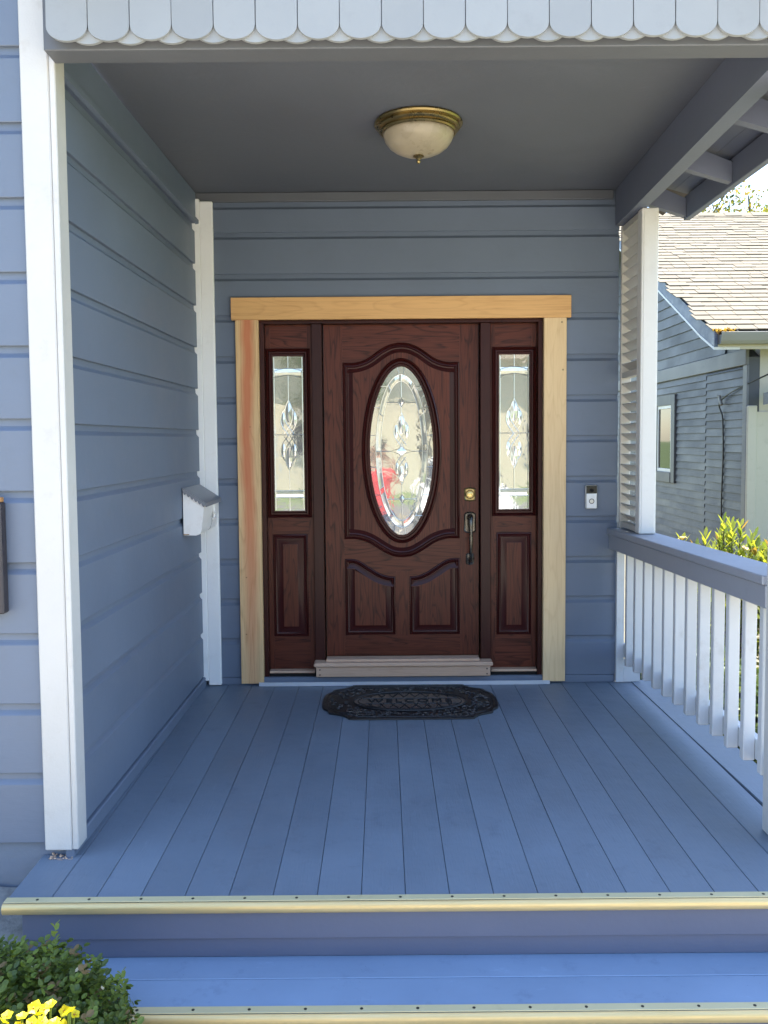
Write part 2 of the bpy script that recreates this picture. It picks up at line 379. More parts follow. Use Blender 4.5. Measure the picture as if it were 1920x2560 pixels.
def inset(path, d):
    if abs(d) < 1e-9: return list(path)
    n = len(path); out = []
    ar = sum(path[i][0]*path[(i+1) % n][1]-path[(i+1) % n][0]*path[i][1] for i in range(n)); sg = 1 if ar > 0 else -1
    for i in range(n):
        a, p, b = Vector(path[i-1]), Vector(path[i]), Vector(path[(i+1) % n])
        t1 = (p-a).normalized(); t2 = (b-p).normalized()
        n1 = Vector((-t1.y, t1.x))*sg; n2 = Vector((-t2.y, t2.x))*sg
        m = (n1+n2); m = m.normalized() if m.length > 1e-6 else n1
        k = d/max(.45, m.dot(n1)); out.append((p.x+m.x*k, p.y+m.y*k))
    return out
def smoothpts(pts, n=8, closed=False):
    P = [Vector(p) for p in pts]; out = []; m = len(P)
    for i in range(m if closed else m-1):
        p0 = P[i-1] if (i > 0 or closed) else P[i]; p1 = P[i]; p2 = P[(i+1) % m]; p3 = P[(i+2) % m] if (i+2 < m or closed) else p2
        for k in range(n):
            t = k/n
            out.append(.5*((2*p1)+(p2-p0)*t+(2*p0-5*p1+4*p2-p3)*t*t+(3*p1-p0-3*p2+p3)*t**3))
    if not closed: out.append(P[-1])
    return out
def rect(x0, x1, z0, z1): return [(x0, z0), (x1, z0), (x1, z1), (x0, z1)]

GZ = -.38     # ground level, deck surface is z = 0
# ================================================================ SETTING
def sheet(name, m, x0, x1, y0, y1, z, kind='structure'):
    return MB().add([(x0, y0, z), (x1, y0, z), (x1, y1, z), (x0, y1, z)], [(0, 1, 2, 3)]).build(name, m, None, kind=kind)
sheet('ground', M['grass'], -400, 400, -400, 400, GZ-.02)
sheet('side_yard', M['soil'], 1.30, 4.72, -2.0, 22, GZ-.012)
sheet('walkway', M['walk'], -.62, 8.5, -9.2, -2.63, GZ-.012)  # widened in pale concrete to bounce more sunlight into the porch
sheet('bounce_paving', M['walk'], -12, -.62, -9.2, -3.55, GZ-.012)  # pale paving added to bounce warm sunlight into the porch
sheet('planting_bed', M['soil'], -12, -.62, -3.55, -2.0, GZ-.012)
sheet('pavement', M['walk'], -60, 60, -10.7, -9.2, GZ-.008)
sheet('road', M['road'], -60, 60, -19, -10.82, GZ-.014)
MB().box(-60, 60, -10.82, -10.7, GZ-.1, GZ+.004, .02).build('kerb', M['walk'], None, kind='structure')

# ================================================================ HOUSE
HOUSE = root('house', (0, 0, GZ), 'blue-grey lap sided house with covered porch and mahogany entry door', 'house')
ZB = [.045] + [.28+.2365*k for k in range(11)] + [2.815]
def board_prof(z0, z1, t=.019, cove=.036):
    zc = z1-cove
    if z1-z0 < .1: return [(0, z0), (t, z0), (t, z1-.002), (0, z1-.002)]
    return [(0, z0), (t-.0015, z0), (t, z0+.002), (t, zc-.004), (t-.003, zc), (t-.0085, zc+.006), (t-.0135, zc+.013), (t-.0155, z1+.010), (0, z1+.010)]
def siding(parent, a, b, n, lines, t=.019, split=None, m='siding', cove=.036, name='siding_board'):
    """a,b: (x,y) ends of the sheathing line, n: outward normal"""
    for z0, z1 in zip(lines[:-1], lines[1:]):
        segs = [(0, 1)]
        if split:
            s0, s1, zs = split
            if z1 <= zs + .045: segs = [(0, s0), (s1, 1)]
        for u0, u1 in segs:
            P = lambda u: (a[0]+(b[0]-a[0])*u, a[1]+(b[1]-a[1])*u, n[0], n[1])
            MB().sweep2(P(u0), P(u1), board_prof(z0, z1-.0015, t, cove)).build(name, M[m], parent)
# back wall of the porch: sheathing with door opening
YS = .012
wb = MB()
for (x0, x1, z0, z1) in ((-6, -.842, -.3, 3.3), (.842, 1.262, -.3, 3.3), (-.842, .842, 2.146, 3.3), (-.842, .842, -.3, .0)):
    wb.box(x0, x1, YS, .15, z0, z1, 0)
WALLB = wb.build('wall', M['siding'], HOUSE)
ax, bx = -1.20, 1.262
siding(WALLB, (ax, YS), (bx, YS), (0, -1), ZB, split=((-.945-ax)/(bx-ax), (.945-ax)/(bx-ax), 2.142))
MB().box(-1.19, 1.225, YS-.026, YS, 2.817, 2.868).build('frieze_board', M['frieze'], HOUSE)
MB().box(-1.15, 1.25, YS-.022, YS, .0, .043).build('base_board', M['siding'], HOUSE)
# left porch wall, slightly out of square
def XL(y): return -1.196 + .0155*y
wl = MB()
wl.add([(XL(y)-.1*k, y, z) for z in (-.3, 3.45) for y in (-2.06, .012) for k in (1, 0)], [(0, 2, 3, 1), (4, 5, 7, 6), (0, 1, 5, 4), (1, 3, 7, 5), (3, 2, 6, 7), (2, 0, 4, 6)])
WALLL = wl.build('wall', M['siding'], HOUSE)
ZL = [.062] + [.3225+.2378*k for k in range(10)] + [2.685]
siding(WALLL, (XL(-2.03), -2.03), (XL(.0), .0), (1, 0), ZL)
fr = MB(); fr.sweep2((XL(-2.07), -2.07, 1, 0), (XL(-.03), -.03, 1, 0), [(0, 2.690), (.026, 2.690), (.026, 2.862), (0, 2.862)]); fr.build('frieze_board', M['siding'], HOUSE)
fr = MB(); fr.sweep2((XL(-2.03), -2.03, 1, 0), (XL(-.03), -.03, 1, 0), [(.026, 2.684), (.044, 2.688), (.044, 2.708), (.026, 2.716)]); fr.build('moulding_strip', M['siding'], HOUSE)
bs = MB(); bs.sweep2((XL(-2.085), -2.085, 1, 0), (XL(-.02), -.02, 1, 0), [(0, .001), (.030, .001), (.030, .050), (.026, .056), (0, .058)]); bs.build('base_board', M['siding'], HOUSE)
# front wall of the wing
wf = MB(); wf.box(-6, -1.23, -2.055, -1.9, -.05, 3.48, 0); WALLF = wf.build('wall', M['siding'], HOUSE)
ZF = [.048, .297] + [.297+.2460*k for k in range(1, 13)]
siding(WALLF, (-4.5, -2.055), (-1.282, -2.055), (0, -1), ZF)
fd = MB(); fd.box(-6, -1.24, -2.058, -1.9, GZ-.2, .045, .004); fd.build('foundation', M['found'], HOUSE)
fd = MB(); fd.box(1.1, 1.258, .03, 8, GZ-.2, -.02, .004); fd.build('foundation', M['found'], HOUSE)
# outer shell so the rooms stay dark
sh = MB(); sh.box(1.12, 1.262, .15, 8, -.3, 3.0, 0); sh.box(-6, 1.262, 7.9, 8, -.3, 3.0, 0); sh.box(-6, -5.9, -1.9, 7.9, -.3, 3.0, 0)
sh.build('wall', M['siding'], HOUSE)
MB().box(-5.9, 1.12, .15, 7.9, -.12, -.004, 0).build('room_floor', M['cas_r'], HOUSE)
MB().box(-5.9, 1.12, 3.2, 3.3, 0, 3.0, 0).build('room_wall', M['cream'], HOUSE)
# corner boards
MB().box(-1.298, -1.2035, -2.092, -2.055, .028, 3.3, .004).build('corner_board', M['white'], HOUSE)
MB().box(-1.2025, -1.182, -2.090, -2.004, .030, 2.738, .003).build('corner_board', M['white'], HOUSE)
ib = MB(); ib.box(-1.150, -1.076, -.036, -.0072, .006, 2.815, .004); ib.build('corner_board', M['white_in'], HOUSE)
ib = MB(); ib.add([], []); ib.box(-1.204, -1.1505, -.040, -.012, .034, 2.828, .002); ib.build('corner_board', M['white_in'], HOUSE)
# ceiling, beams
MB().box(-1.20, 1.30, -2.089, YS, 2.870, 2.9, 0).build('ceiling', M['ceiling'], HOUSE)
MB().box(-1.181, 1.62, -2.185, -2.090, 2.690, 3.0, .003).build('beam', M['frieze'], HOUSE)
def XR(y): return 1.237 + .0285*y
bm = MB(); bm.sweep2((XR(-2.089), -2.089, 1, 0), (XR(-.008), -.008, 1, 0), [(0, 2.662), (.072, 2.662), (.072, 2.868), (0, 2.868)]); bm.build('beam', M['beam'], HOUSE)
# eave on the right side: rafter tails, sheathing boards, fascia
def rafter(y):
    m_ = MB(); m_.prism([(XR(y)+.074, 2.725), (1.548, 2.648), (1.548, 2.742), (XR(y)+.074, 2.848)], y-.022, y+.022); m_.build('rafter_tail', M['beam'], HOUSE)
for y in (-.255, -.86, -1.47): rafter(y)
for k in range(3):
    xa = 1.27+.112*k; za = 2.862-.095*(.112*k)/.335
    m_ = MB(); m_.prism([(xa, za), (xa+.1105, za-.0313), (xa+.1105, za-.0133), (xa, za+.018)], -2.3, -.232); m_.build('sheathing_board', M['beam'], HOUSE)
MB().box(1.55, 1.585, -2.45, -.232, 2.636, 2.762, .003).build('fascia', M['beam'], HOUSE)
MB().box(1.5855, 1.605, -2.45, -.228, 2.69, 2.80, .003).build('fascia', M['beam'], HOUSE)
# gable with fish-scale shingles
gb = MB(); gb.prism([(-1.157, 2.735), (1.62, 2.735), (1.62, 2.83), (.2, 3.62), (-1.157, 2.90)], -2.2, -2.187)
GABLE = gb.build('gable', M['shingle'], HOUSE)
SW = .1315
def scale_mesh(h, t):
    w_ = SW-.0028; pts = [(-w_/2, h), (-w_/2, .047)]
    for k in range(1, 14):
        a = math.pi*(1+k/14); pts.append((w_/2*math.cos(a), .047+.045*math.sin(a)))
    pts += [(w_/2, .047), (w_/2, h)]
    m_ = MB(); m_.prism(pts, -t, 0); return m_.data('shingle', M['shingle'])
sm1 = scale_mesh(.22, .012)
for k in range(22):                                         # starter row peeping out below
    x = -1.16+.0005+SW*(k-.0)-.0
    if -1.1 < x < 1.6: place('shingle', sm1, (x, -2.2008+random.uniform(-.001, .0006), 2.695+random.uniform(-.002, .002)), GABLE)
for k in range(22):
    x = -1.092+SW*k
    if x < 1.58: place('shingle', sm1, (x, -2.2135+random.uniform(-.0015, .001), 2.699+random.uniform(-.002, .002)), GABLE, (R(-1.2), random.uniform(-.006, .006), 0))
for k in range(22):
    x = -1.16+SW*k
    if -1.1 < x < 1.5: place('shingle', sm1, (x, -2.228, 2.905+random.uniform(-.002, .002)), GABLE, (R(-1.2), 0, 0))
# roofs, unseen, their eaves shaped to shade the porch and its steps
rf = MB()
rf.prism([(1.61, 2.80), (1.61, 2.84), (.2, 3.70), (-1.185, 3.01), (-1.185, 2.97), (.2, 3.66)], -2.44, .3)
rf.add([(-6.2, -2.33, 3.44), (-1.3, -2.33, 3.44), (-1.3, 1.2, 4.6), (-6.2, 1.2, 4.6), (-6.2, 1.2, 4.56), (-1.3, 1.2, 4.56), (-1.3, -2.33, 3.40), (-6.2, -2.33, 3.40)],
       [(0, 1, 2, 3), (4, 5, 6, 7), (0, 7, 6, 1), (2, 5, 4, 3), (1, 6, 5, 2), (0, 3, 4, 7)])
rf.add([(-6.2, .3, 2.95), (1.62, .3, 2.95), (1.62, 4, 4.6), (-6.2, 4, 4.6), (1.62, 8.2, 2.95), (-6.2, 8.2, 2.95)], [(0, 1, 2, 3), (3, 2, 4, 5)])  # hidden eave run out past the wall to keep sun off the railing
rf.add([(1.262, 0, 2.9), (1.262, 8, 2.9), (1.262, 4, 4.55)], [(0, 1, 2)])
rf.build('roof', M['roofdark'], HOUSE)

# ---------------------------------------------------------------- door surround
MB().box(-.980, .981, -.034, -.007, 2.143, 2.270, .002).build('door_casing', M['cas_h'], HOUSE)
MB().box(-.958, -.826, -.030, .010, .012, 2.1425, .002).build('door_casing', M['cas_l'], HOUSE)
MB().box(.826, .956, -.030, .010, .012, 2.1425, .002).build('door_casing', M['cas_r'], HOUSE)
fr = MB()
for s in (-1, 1):
    fr.box(s*.826, s*.842, .0105, .15, .0, 2.146, 0)
    fr.box(s*.800, s*.8255, .012, .15, .03, 2.125, .002)
    fr.box(s*.464, s*.524, .028, .15, .115, 2.125, .003)
fr.box(-.8255, .8255, .012, .15, 2.1255, 2.146, 0)
fr.box(-.8255, .8255, .0105, .10, 2.128, 2.1425, 0)
fr.build('door_frame', M['jamb'], HOUSE)
MB().box(-.80, .80, .03, .14, .001, .058, .003).build('door_sill', M['gap'], HOUSE)
for s in (-1, 1): MB().box(s*.526, s*.798, .022, .10, .0585, .072, .002).build('sill_bead', M['oakstep'], HOUSE)
fl = MB(); fl.box(-.852, .862, -.050, .028, .001, .014, .002); fl.box(-.852, .862, -.052, -.046, .001, .024, .001); FL = fl.build('sill_flashing', M['flash'], HOUSE)
st = MB(); st.box(-.456, .452, -.02, .06, .115, .150, .003); st.box(-.527, .526, -.062, .028, .114, .138, .006)
STEP = st.build('door_step', M['oakstep'], HOUSE)
sf = MB(); sf.box(-.514, .512, -.050, .0, .054, .1135, .002); sf.build('step_face', M['oakstep'], STEP)
for s in (-1, 1):
    for z in (.067, .097): MB().lathe([(.0045, -.0512), (.0045, -.049)], (s*.492, 0, z), 8, 'y').build('screw', M['screw'], STEP)

# ---------------------------------------------------------------- glass came patterns
def came(paths, y, r=.0022):
    m_ = MB()
    for p, cl in paths:
        m_.tube([(x, y, z) for x, z in p], r, 5, cl, 1.0)
    return m_
def ell(cx, cz, a, b, n=72): return [(cx+a*math.cos(2*math.pi*k/n), cz+b*math.sin(2*math.pi*k/n)) for k in range(n)]
def sp(pts, n=7, closed=False): return [(p.x, p.y) for p in smoothpts([Vector((x, z, 0)) for x, z in pts], n, closed)]
def motif(cx, cz, s, flip):
    """lens with two crossing side loops; pointed end up (flip=1) or down (-1)"""
    T = lambda l: [(cx+x*s, cz+z*s*flip) for x, z in l]
    out = []
    for sx in (-1, 1):
        out.append((sp(T([(0, .19), (.017*sx, .150), (.025*sx, .105), (.017*sx, .055), (-.004*sx, .02), (-.030*sx, -.015)])), False))
        out.append((sp(T([(.022*sx, .135), (.042*sx, .105), (.048*sx, .065), (.036*sx, .025), (.012*sx, -.010), (0, -.030)])), False))
    return out
# ---------------------------------------------------------------- entry door
YD = .072
dr = MB(); dr.box(-.457, .457, YD, YD+.044, .148, 2.1245, .001)
DOOR = dr.build('entry_door', M['door_h'], HOUSE); DOOR['label'] = 'dark mahogany door with oval leaded glass'
for s in (-1, 1): MB().box(s*.345, s*.4568, YD-.0014, YD-.0002, .150, 2.124, 0).build('stile', M['door_v'], DOOR)
MB().box(-.038, .038, YD-.0014, YD-.0002, .27, .66, 0).build('centre_stile', M['door_v'], DOOR)
def arch_panel():
    p = []
    top = [(-.345, 1.903), (-.27, 1.903), (-.20, 1.926), (-.13, 1.975), (-.065, 2.008), (0, 2.018), (.065, 2.008), (.13, 1.975), (.20, 1.926), (.27, 1.903), (.345, 1.903)]
    bot = [(.345, .854), (.27, .854), (.20, .832), (.13, .788), (.065, .754), (0, .744), (-.065, .754), (-.13, .788), (-.20, .832), (-.27, .854), (-.345, .854)]
    return sp(top, 4) + sp(bot, 4)
AP = arch_panel()
M_PROF = [(0, .0), (.002, .009), (.008, .012), (.013, .007), (.017, .010), (.024, .011), (.030, .005), (.036, .0035), (.060, .009)]
mo = MB(); mo.rings(AP, M_PROF, YD, False); mo.build('panel_moulding', M['mould'], DOOR)
IN = inset(AP, .0595); fp = MB(); hN = len(IN)//2
def zat(pts, x):
    pts = sorted(pts)
    for (x0, z0), (x1, z1) in zip(pts[:-1], pts[1:]):
        if x0 <= x <= x1: return z0+(z1-z0)*(x-x0)/max(1e-6, x1-x0)
    return pts[0][1] if x < pts[0][0] else pts[-1][1]
xs_ = [-.2855+.571*k/48 for k in range(49)]
fp.v = [(x, YD-.0093, zat(IN[:hN], x)) for x in xs_]+[(x, YD-.0093, zat(IN[hN:], x)) for x in xs_]
fp.f = [(k, 49+k, 50+k, k+1) for k in range(48)]; fp.mi = [0]*48
fp.build('panel_field', M['door_v'], DOOR)
OC = (0, 1.378)
ov = MB(); ov.rings(ell(0, 1.378, .237, .549, 96), [(0, .009), (.003, .019), (.011, .023), (.017, .016), (.022, .021), (.031, .021), (.036, .012), (.042, .012), (.050, .0115)], YD, False)
ov.build('oval_moulding', M['mould'], DOOR, 'y')
gl = MB(); gl.rings(ell(0, 1.378, .1885, .4985, 80), [(0, .0105), (.001, .0108)], YD, True); gl.build('oval_glass', M['glass'], DOOR)
# dark door panel left uncut behind the oval stands in for the dim hall
Yc = YD-.0128
E1, E2 = ell(0, 1.378, .152, .452), ell(0, 1.378, .123, .412)
br = MB()
for k in range(72):
    if k % 6 == 0: continue
    j = (k+1) % 72
    mid = lambda a, b: ((a[0]+b[0])/2, (a[1]+b[1])/2)
    p = [E1[k], E1[j], E2[j], E2[k]]; m1, m2 = mid(E1[k], E2[k]), mid(E1[j], E2[j])
    y0, y1 = YD-.0112, YD-.0124
    br.add([(p[0][0], y0, p[0][1]), (p[1][0], y0, p[1][1]), (m2[0], y1, m2[1]), (m1[0], y1, m1[1]), (p[2][0], y0, p[2][1]), (p[3][0], y0, p[3][1])], [(0, 1, 2, 3), (3, 2, 4, 5)])
br.build('bevelled_border', M['bevelglass'], DOOR, kind='stuff')
ps = [(E1, True), (E2, True)]
zz = lambda y: 1.378-(y-880)*.000831
xx = lambda x: (x-411)*.000831
for k in range(0, 72, 6): ps.append(([E1[k], E2[k]], False))
for s in (-1, 1):
    for ang in (12, 35, 58, -12, -35, -58):
        a = R(ang); c1, s1 = math.cos(a), math.sin(a)
        ps.append(([(s*.152*c1, 1.378+.452*s1), (s*.1875*math.sqrt(max(0, 1-(.452*s1/.4975)**2)), 1.378+.452*s1)], False))
for zc in (zz(533), zz(1222)):
    ps.append(([(0, zc+.029), (.018, zc), (0, zc-.029), (-.018, zc)], True))
    hw = .122*math.sqrt(1-((zc-1.378)/.412)**2)
    ps += [([(-hw, zc), (-.018, zc)], False), ([(.018, zc), (hw, zc)], False)]
ps += [([(0, 1.378+.412), (0, zz(533)+.029)], False), ([(0, zz(533)-.029), (0, zz(660))], False), ([(0, zz(1080)), (0, zz(1222)+.029)], False), ([(0, zz(1222)-.029), (0, 1.378-.412)], False)]
ps += [([(xx(335), zz(880)), (xx(395), zz(862)), (xx(411), zz(820)), (xx(427), zz(862)), (xx(487), zz(880)), (xx(427), zz(900)), (xx(411), zz(940)), (xx(395), zz(900))], True)]
ps += [([(-.122, zz(880)), (xx(335), zz(880))], False), ([(xx(487), zz(880)), (.122, zz(880))], False)]
ps += motif(0, zz(818), .93, 1) + motif(0, zz(935), .80, -1)
for s in (-1, 1):
    ps += [([(s*.012, zz(345)), (s*.020, 1.378+.492)], False), ([(s*.012, zz(1405)), (s*.020, 1.378-.492)], False)]
came(ps, Yc).build('came', M['came'], DOOR, True)
bv = MB()
for (cz, hw, hh) in ((zz(533), .016, .027), (zz(1222), .016, .027), (zz(880), .03, .028)):
    bv.add([(-hw, YD-.0112, cz), (0, YD-.0112, cz-hh), (hw, YD-.0112, cz), (0, YD-.0112, cz+hh), (0, YD-.016, cz)], [(0, 1, 4), (1, 2, 4), (2, 3, 4), (3, 0, 4)])
for (c, s, fl_) in ((zz(818), .93, 1), (zz(935), .8, -1)):
    for sx in (-1, 0, 1):
        cx, cz = sx*.033*s, c+(.07 if sx else .11)*s*fl_; a_, b_2 = (.011*s, .042*s) if sx else (.019*s, .06*s)
        n = 12; rim = [(cx+a_*math.cos(2*math.pi*k/n), YD-.0112, cz+b_2*math.sin(2*math.pi*k/n)) for k in range(n)]
        bv.add(rim+[(cx, YD-.0165, cz)], [(k, (k+1) % n, n) for k in range(n)])
bv.build('bevel_cluster', M['bevelglass'], DOOR, kind='stuff')
# lower raised panels
def low_panel(s):
    P = [(-.343, .277), (-.043, .277)] + [(x, z) for x, z in sp([(-.043, .628), (-.085, .632), (-.14, .652), (-.20, .690), (-.25, .722), (-.29, .736), (-.343, .737)], 4)]
    return P if s < 0 else [(-x, z) for x, z in P][::-1]
for s in (-1, 1):
    P = low_panel(s)
    m_ = MB(); m_.rings(P, [(0, 0), (.002, .008), (.007, .010), (.012, .005), (.016, .008), (.022, .006), (.026, .001), (.032, .001), (.058, .010)], YD, False); m_.build('panel_moulding', M['mould'], DOOR, 'y')
    m_ = MB(); m_.rings(P, [(.058, .0098), (.060, .0102)], YD, True); m_.build('raised_panel', M['door_v'], DOOR)
# ---------------------------------------------------------------- lockset
def plate(cx, cz, w_, h, y, m_, t=.005):
    """plate with scooped corners and arched ends"""
    a, b = w_/2, h/2
    P = []
    for sx, sz in ((1, -1), (1, 1), (-1, 1), (-1, -1)):
        q_ = [(sx*a, sz*b*.80), (sx*a*.90, sz*b*.84), (sx*a*.80, sz*b*.90), (sx*a*.5, sz*b*.97), (sx*a*.15, sz*b)]
        P += q_ if (sx*sz > 0) else q_[::-1]
    P = [(cx+x, cz+z) for x, z in P]
    m_.rings(P, [(0, 0), (0, t*.7), (.003, t), (.006, t*.8), (.008, t)], y, True)
lk = MB(); plate(.405, 1.118, .066, .082, YD-.001, lk, .008)
lk.lathe([(.026, -.009), (.026, -.013), (.022, -.016), (.016, -.016)], (.405, YD, 1.118), 24, 'y')
LK = lk.build('deadbolt', M['brass'], DOOR, True)
l2 = MB(); l2.lathe([(.0155, -.012), (.0155, -.0195), (.013, -.0205), (0, -.0205)], (.405, YD, 1.118), 24, 'y'); l2.box(.403, .407, YD-.0212, YD-.0207, 1.104, 1.117, 0); l2.build('lock_cylinder', M['lock'], DOOR, True)
hd = MB(); plate(.405, .950, .070, .128, YD-.001, hd, .008); plate(.405, .732, .048, .072, YD-.001, hd, .007)
gp = smoothpts([Vector(p) for p in ((.405, YD-.005, .978), (.405, YD-.032, .982), (.405, YD-.052, .955), (.405, YD-.058, .915), (.406, YD-.060, .86), (.405, YD-.056, .80), (.405, YD-.046, .752), (.405, YD-.030, .728), (.405, YD-.006, .722))], 5)
rr = [.021, .021, .021, .021, .020, .0195, .0185, .017, .0155, .0145, .0135, .0125, .012, .0115, .0108, .0105, .0105, .0105, .0106, .0108, .0108, .0108, .0106, .0102, .0098, .0095, .0092, .009, .009, .009, .009, .0095, .010, .0105, .011, .011, .011, .012, .012, .013, .013]
hd.tube(gp, [rr[min(i, len(rr)-1)] for i in range(len(gp))], 12)
hd.tube(smoothpts([Vector(p) for p in ((.405, YD-.006, .965), (.405, YD-.03, .962), (.405, YD-.045, .968))], 4), [.012, .011, .010, .010, .010, .011, .012, .013, .013], 10)
hd.build('door_handle', M['pewter'], DOOR, True)
# ---------------------------------------------------------------- sidelights
def sidelight(s):
    X = lambda x: s*x
    xa, xb = sorted((X(.5245), X(.7995)))
    m_ = MB(); m_.box(xa, xb, YD-.002, YD+.04, .073, 2.1245, 0); SL = m_.build('sidelight', M['door_h'], HOUSE)
    for x0, x1 in ((.526, .555), (.770, .798)):
        a, b = sorted((X(x0), X(x1))); MB().box(a, b, YD-.0034, YD-.0022, .0745, 2.124, 0).build('stile', M['door_v'], SL)
    P = rect(*sorted((X(.536), X(.800-.002))), .987, 1.988)
    m_ = MB(); m_.rings(P, [(0, .001), (.002, .014), (.010, .018), (.016, .010), (.021, .015), (.029, .015), (.034, .008), (.0415, .008), (.042, .004)], YD, False); m_.build('glass_moulding', M['mould'], SL, 'y')
    gx0, gx1 = sorted((X(.578), X(.756))); G = rect(gx0, gx1, 1.028, 1.942)
    MB().rings(G, [(0, .0048), (.0005, .005)], YD, True).build('sidelight_glass', M['glass'], SL)
    cx = (gx0+gx1)/2; k_ = .000831; z_ = lambda y: 1.942-(y-190)*k_
    ps = [(inset(G, .006), True)]
    for yy in (292, 340):
        ps.append((sp([(gx0, z_(yy+5)), (gx0+.045, z_(yy-12)), (cx, z_(yy-18)), (gx1-.045, z_(yy-12)), (gx1, z_(yy+5))], 5), False))
    ps += [([(cx, 1.942), (cx, z_(275))], False), ([(cx, z_(322)), (cx, z_(520))], False), ([(gx0, z_(745)), (gx1, z_(745))], False), ([(cx, z_(975)), (cx, z_(1145))], False)]
    ps += [([(gx0, z_(1145)), (gx1, z_(1145))], False), ([(gx0, z_(1193)), (gx1, z_(1193))], False), ([(cx, z_(1193)), (cx, 1.028)], False)]
    ps += motif(cx, z_(720), .97, 1) + motif(cx, z_(775), .97, -1)
    came(ps, YD-.0062).build('came', M['came'], SL, True)
    bv = MB()
    for (z0, z1, arch) in ((z_(325), z_(278), 1), (z_(1190), z_(1148), 0)):
        zm = (z0+z1)/2
        bv.add([(gx0+.004, YD-.0055, z0), (gx1-.004, YD-.0055, z0), (gx1-.012, YD-.0068, zm), (gx0+.012, YD-.0068, zm), (gx1-.004, YD-.0055, z1), (gx0+.004, YD-.0055, z1)], [(0, 1, 2, 3), (3, 2, 4, 5)])
    for (c, fl_) in ((z_(720), 1), (z_(775), -1)):
        for sx in (-1, 0, 1):
            ccx, cz = cx+sx*.033, c+(.07 if sx else .11)*fl_; a_, b_2 = (.012, .042) if sx else (.019, .06)
            n = 12; bv.add([(ccx+a_*math.cos(2*math.pi*k/n), YD-.0055, cz+b_2*math.sin(2*math.pi*k/n)) for k in range(n)]+[(ccx, YD-.0105, cz)], [(k, (k+1) % n, n) for k in range(n)])
    bv.build('bevel_cluster', M['bevelglass'], SL, kind='stuff')
    P = rect(*sorted((X(.563), X(.772))), .272, .889)
    m_ = MB(); m_.rings(P, [(0, .001), (.002, .010), (.007, .012), (.012, .007), (.016, .010), (.022, .008), (.026, .003), (.032, .003), (.060, .011)], YD, False); m_.build('panel_moulding', M['mould'], SL, 'y')
    m_ = MB(); m_.rings(P, [(.060, .0108), (.062, .0112)], YD, True); m_.build('raised_panel', M['door_v'], SL)
sidelight(-1); sidelight(1)

# ================================================================ DECK
DECK = root('porch_deck', (0, -1.2, 0), 'blue-grey composite porch deck of lengthwise boards with gold front edge', 'deck')
GP, G0 = .14070, -1.1769
bd = MB(); bd.box(-GP/2+.0009, GP/2-.0009, -1.18, 1.18, -.028, 0, .0016); bme = bd.data('deck_board', M['deck'])
for k in range(-1, 18):
    x = G0+GP*(k+.5)
    if k == -1:
        b2 = MB().box(x-GP/2+.0011, x+GP/2-.0011, -2.352, -2.062, -.028, 0, .003).build('deck_board', M['deck'], DECK)
    elif k >= 17:
        MB().box(x-GP/2+.0011, x+GP/2-.0011+.012, -2.352, .008, -.028, 0, .003).build('deck_board', M['deck'], DECK)
    else:
        place('deck_board', bme, (x, -1.172, random.uniform(-.0007, .0007)), DECK)
MB().box(-1.225, G0-.0011, -2.061, .008, -.028, -.0004, .002).build('deck_board', M['deck'], DECK)
kb = MB(); kb.add([(1.352, .0, -.001), (1.378, -2.0, -.001), (1.53, -2.0, -.001), (1.50, .0, -.001), (1.352, 0, .006), (1.378, -2, .006), (1.53, -2, .012), (1.50, 0, .012), (1.352, 0, -.06), (1.378, -2, -.06), (1.53, -2, -.06), (1.5, 0, -.06)],
                    [(4, 5, 6, 7), (4, 8, 9, 5), (7, 6, 10, 11), (5, 9, 10, 6), (7, 11, 8, 4), (8, 11, 10, 9)]); kb.build('border_board', M['deck'], DECK)
MB().box(-1.20, 1.50, -2.32, -.03, -.20, -.0285, 0).build('joist_frame', M['riser'], DECK)
def nosing(parent, y, z, x0, x1, n_first, n_step):
    """rounded metal edge with a screwed strip on top; y = front face"""
    N = MB()
    prof = [(.030, z+.0025), (.002, z+.0025), (-.0005, z+.001)] + [(-.002*math.sin(a)*1.0-.003*math.sin(a), z-.004-.0)+() for a in (0,)]
    pr = [(.002, z+.0005), (-.003, z-.001), (-.0075, z-.005), (-.010, z-.011), (-.0105, z-.018), (-.009, z-.026), (-.006, z-.032), (-.001, z-.035), (.004, z-.035), (.004, z-.001)]
    N.sweep2((x0, y, 0, 1), (x1, y, 0, 1), [(a, b) for a, b in pr][::-1])
    NO = N.build('nosing', M['gold'], parent, True)
    T = MB().box(x0, x1, y+.004, y+.0335, z+.0002, z+.0032, .001); T.build('nosing_strip', M['goldtop'], NO)
    x = n_first
    sc_ = MB().lathe([(.0048, 0), (.0048, .0009), (.003, .0012), (0, .0012)], (0, 0, 0), 8).data('screw', M['screw'])
    while x < x1:
        place('screw', sc_, (x, y+.018, z+.0033), NO); x += n_step
nosing(DECK, -2.384, .002, -1.316, 1.75, -1.214, .1637)

STEPS = root('porch_step', (0, -2.5, GZ), 'blue painted wooden step below the porch deck with gold edge', 'step')
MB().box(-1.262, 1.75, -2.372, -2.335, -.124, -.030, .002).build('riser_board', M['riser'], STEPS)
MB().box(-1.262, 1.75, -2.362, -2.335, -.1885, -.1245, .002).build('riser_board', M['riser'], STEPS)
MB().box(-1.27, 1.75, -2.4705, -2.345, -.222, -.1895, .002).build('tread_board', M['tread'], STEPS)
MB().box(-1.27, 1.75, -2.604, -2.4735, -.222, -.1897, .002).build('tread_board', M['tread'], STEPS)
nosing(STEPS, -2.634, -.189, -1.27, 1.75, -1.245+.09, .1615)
MB().box(-1.262, 1.75, -2.620, -2.595, GZ-.02, -.2225, .002).build('riser_board', M['riser'], STEPS)

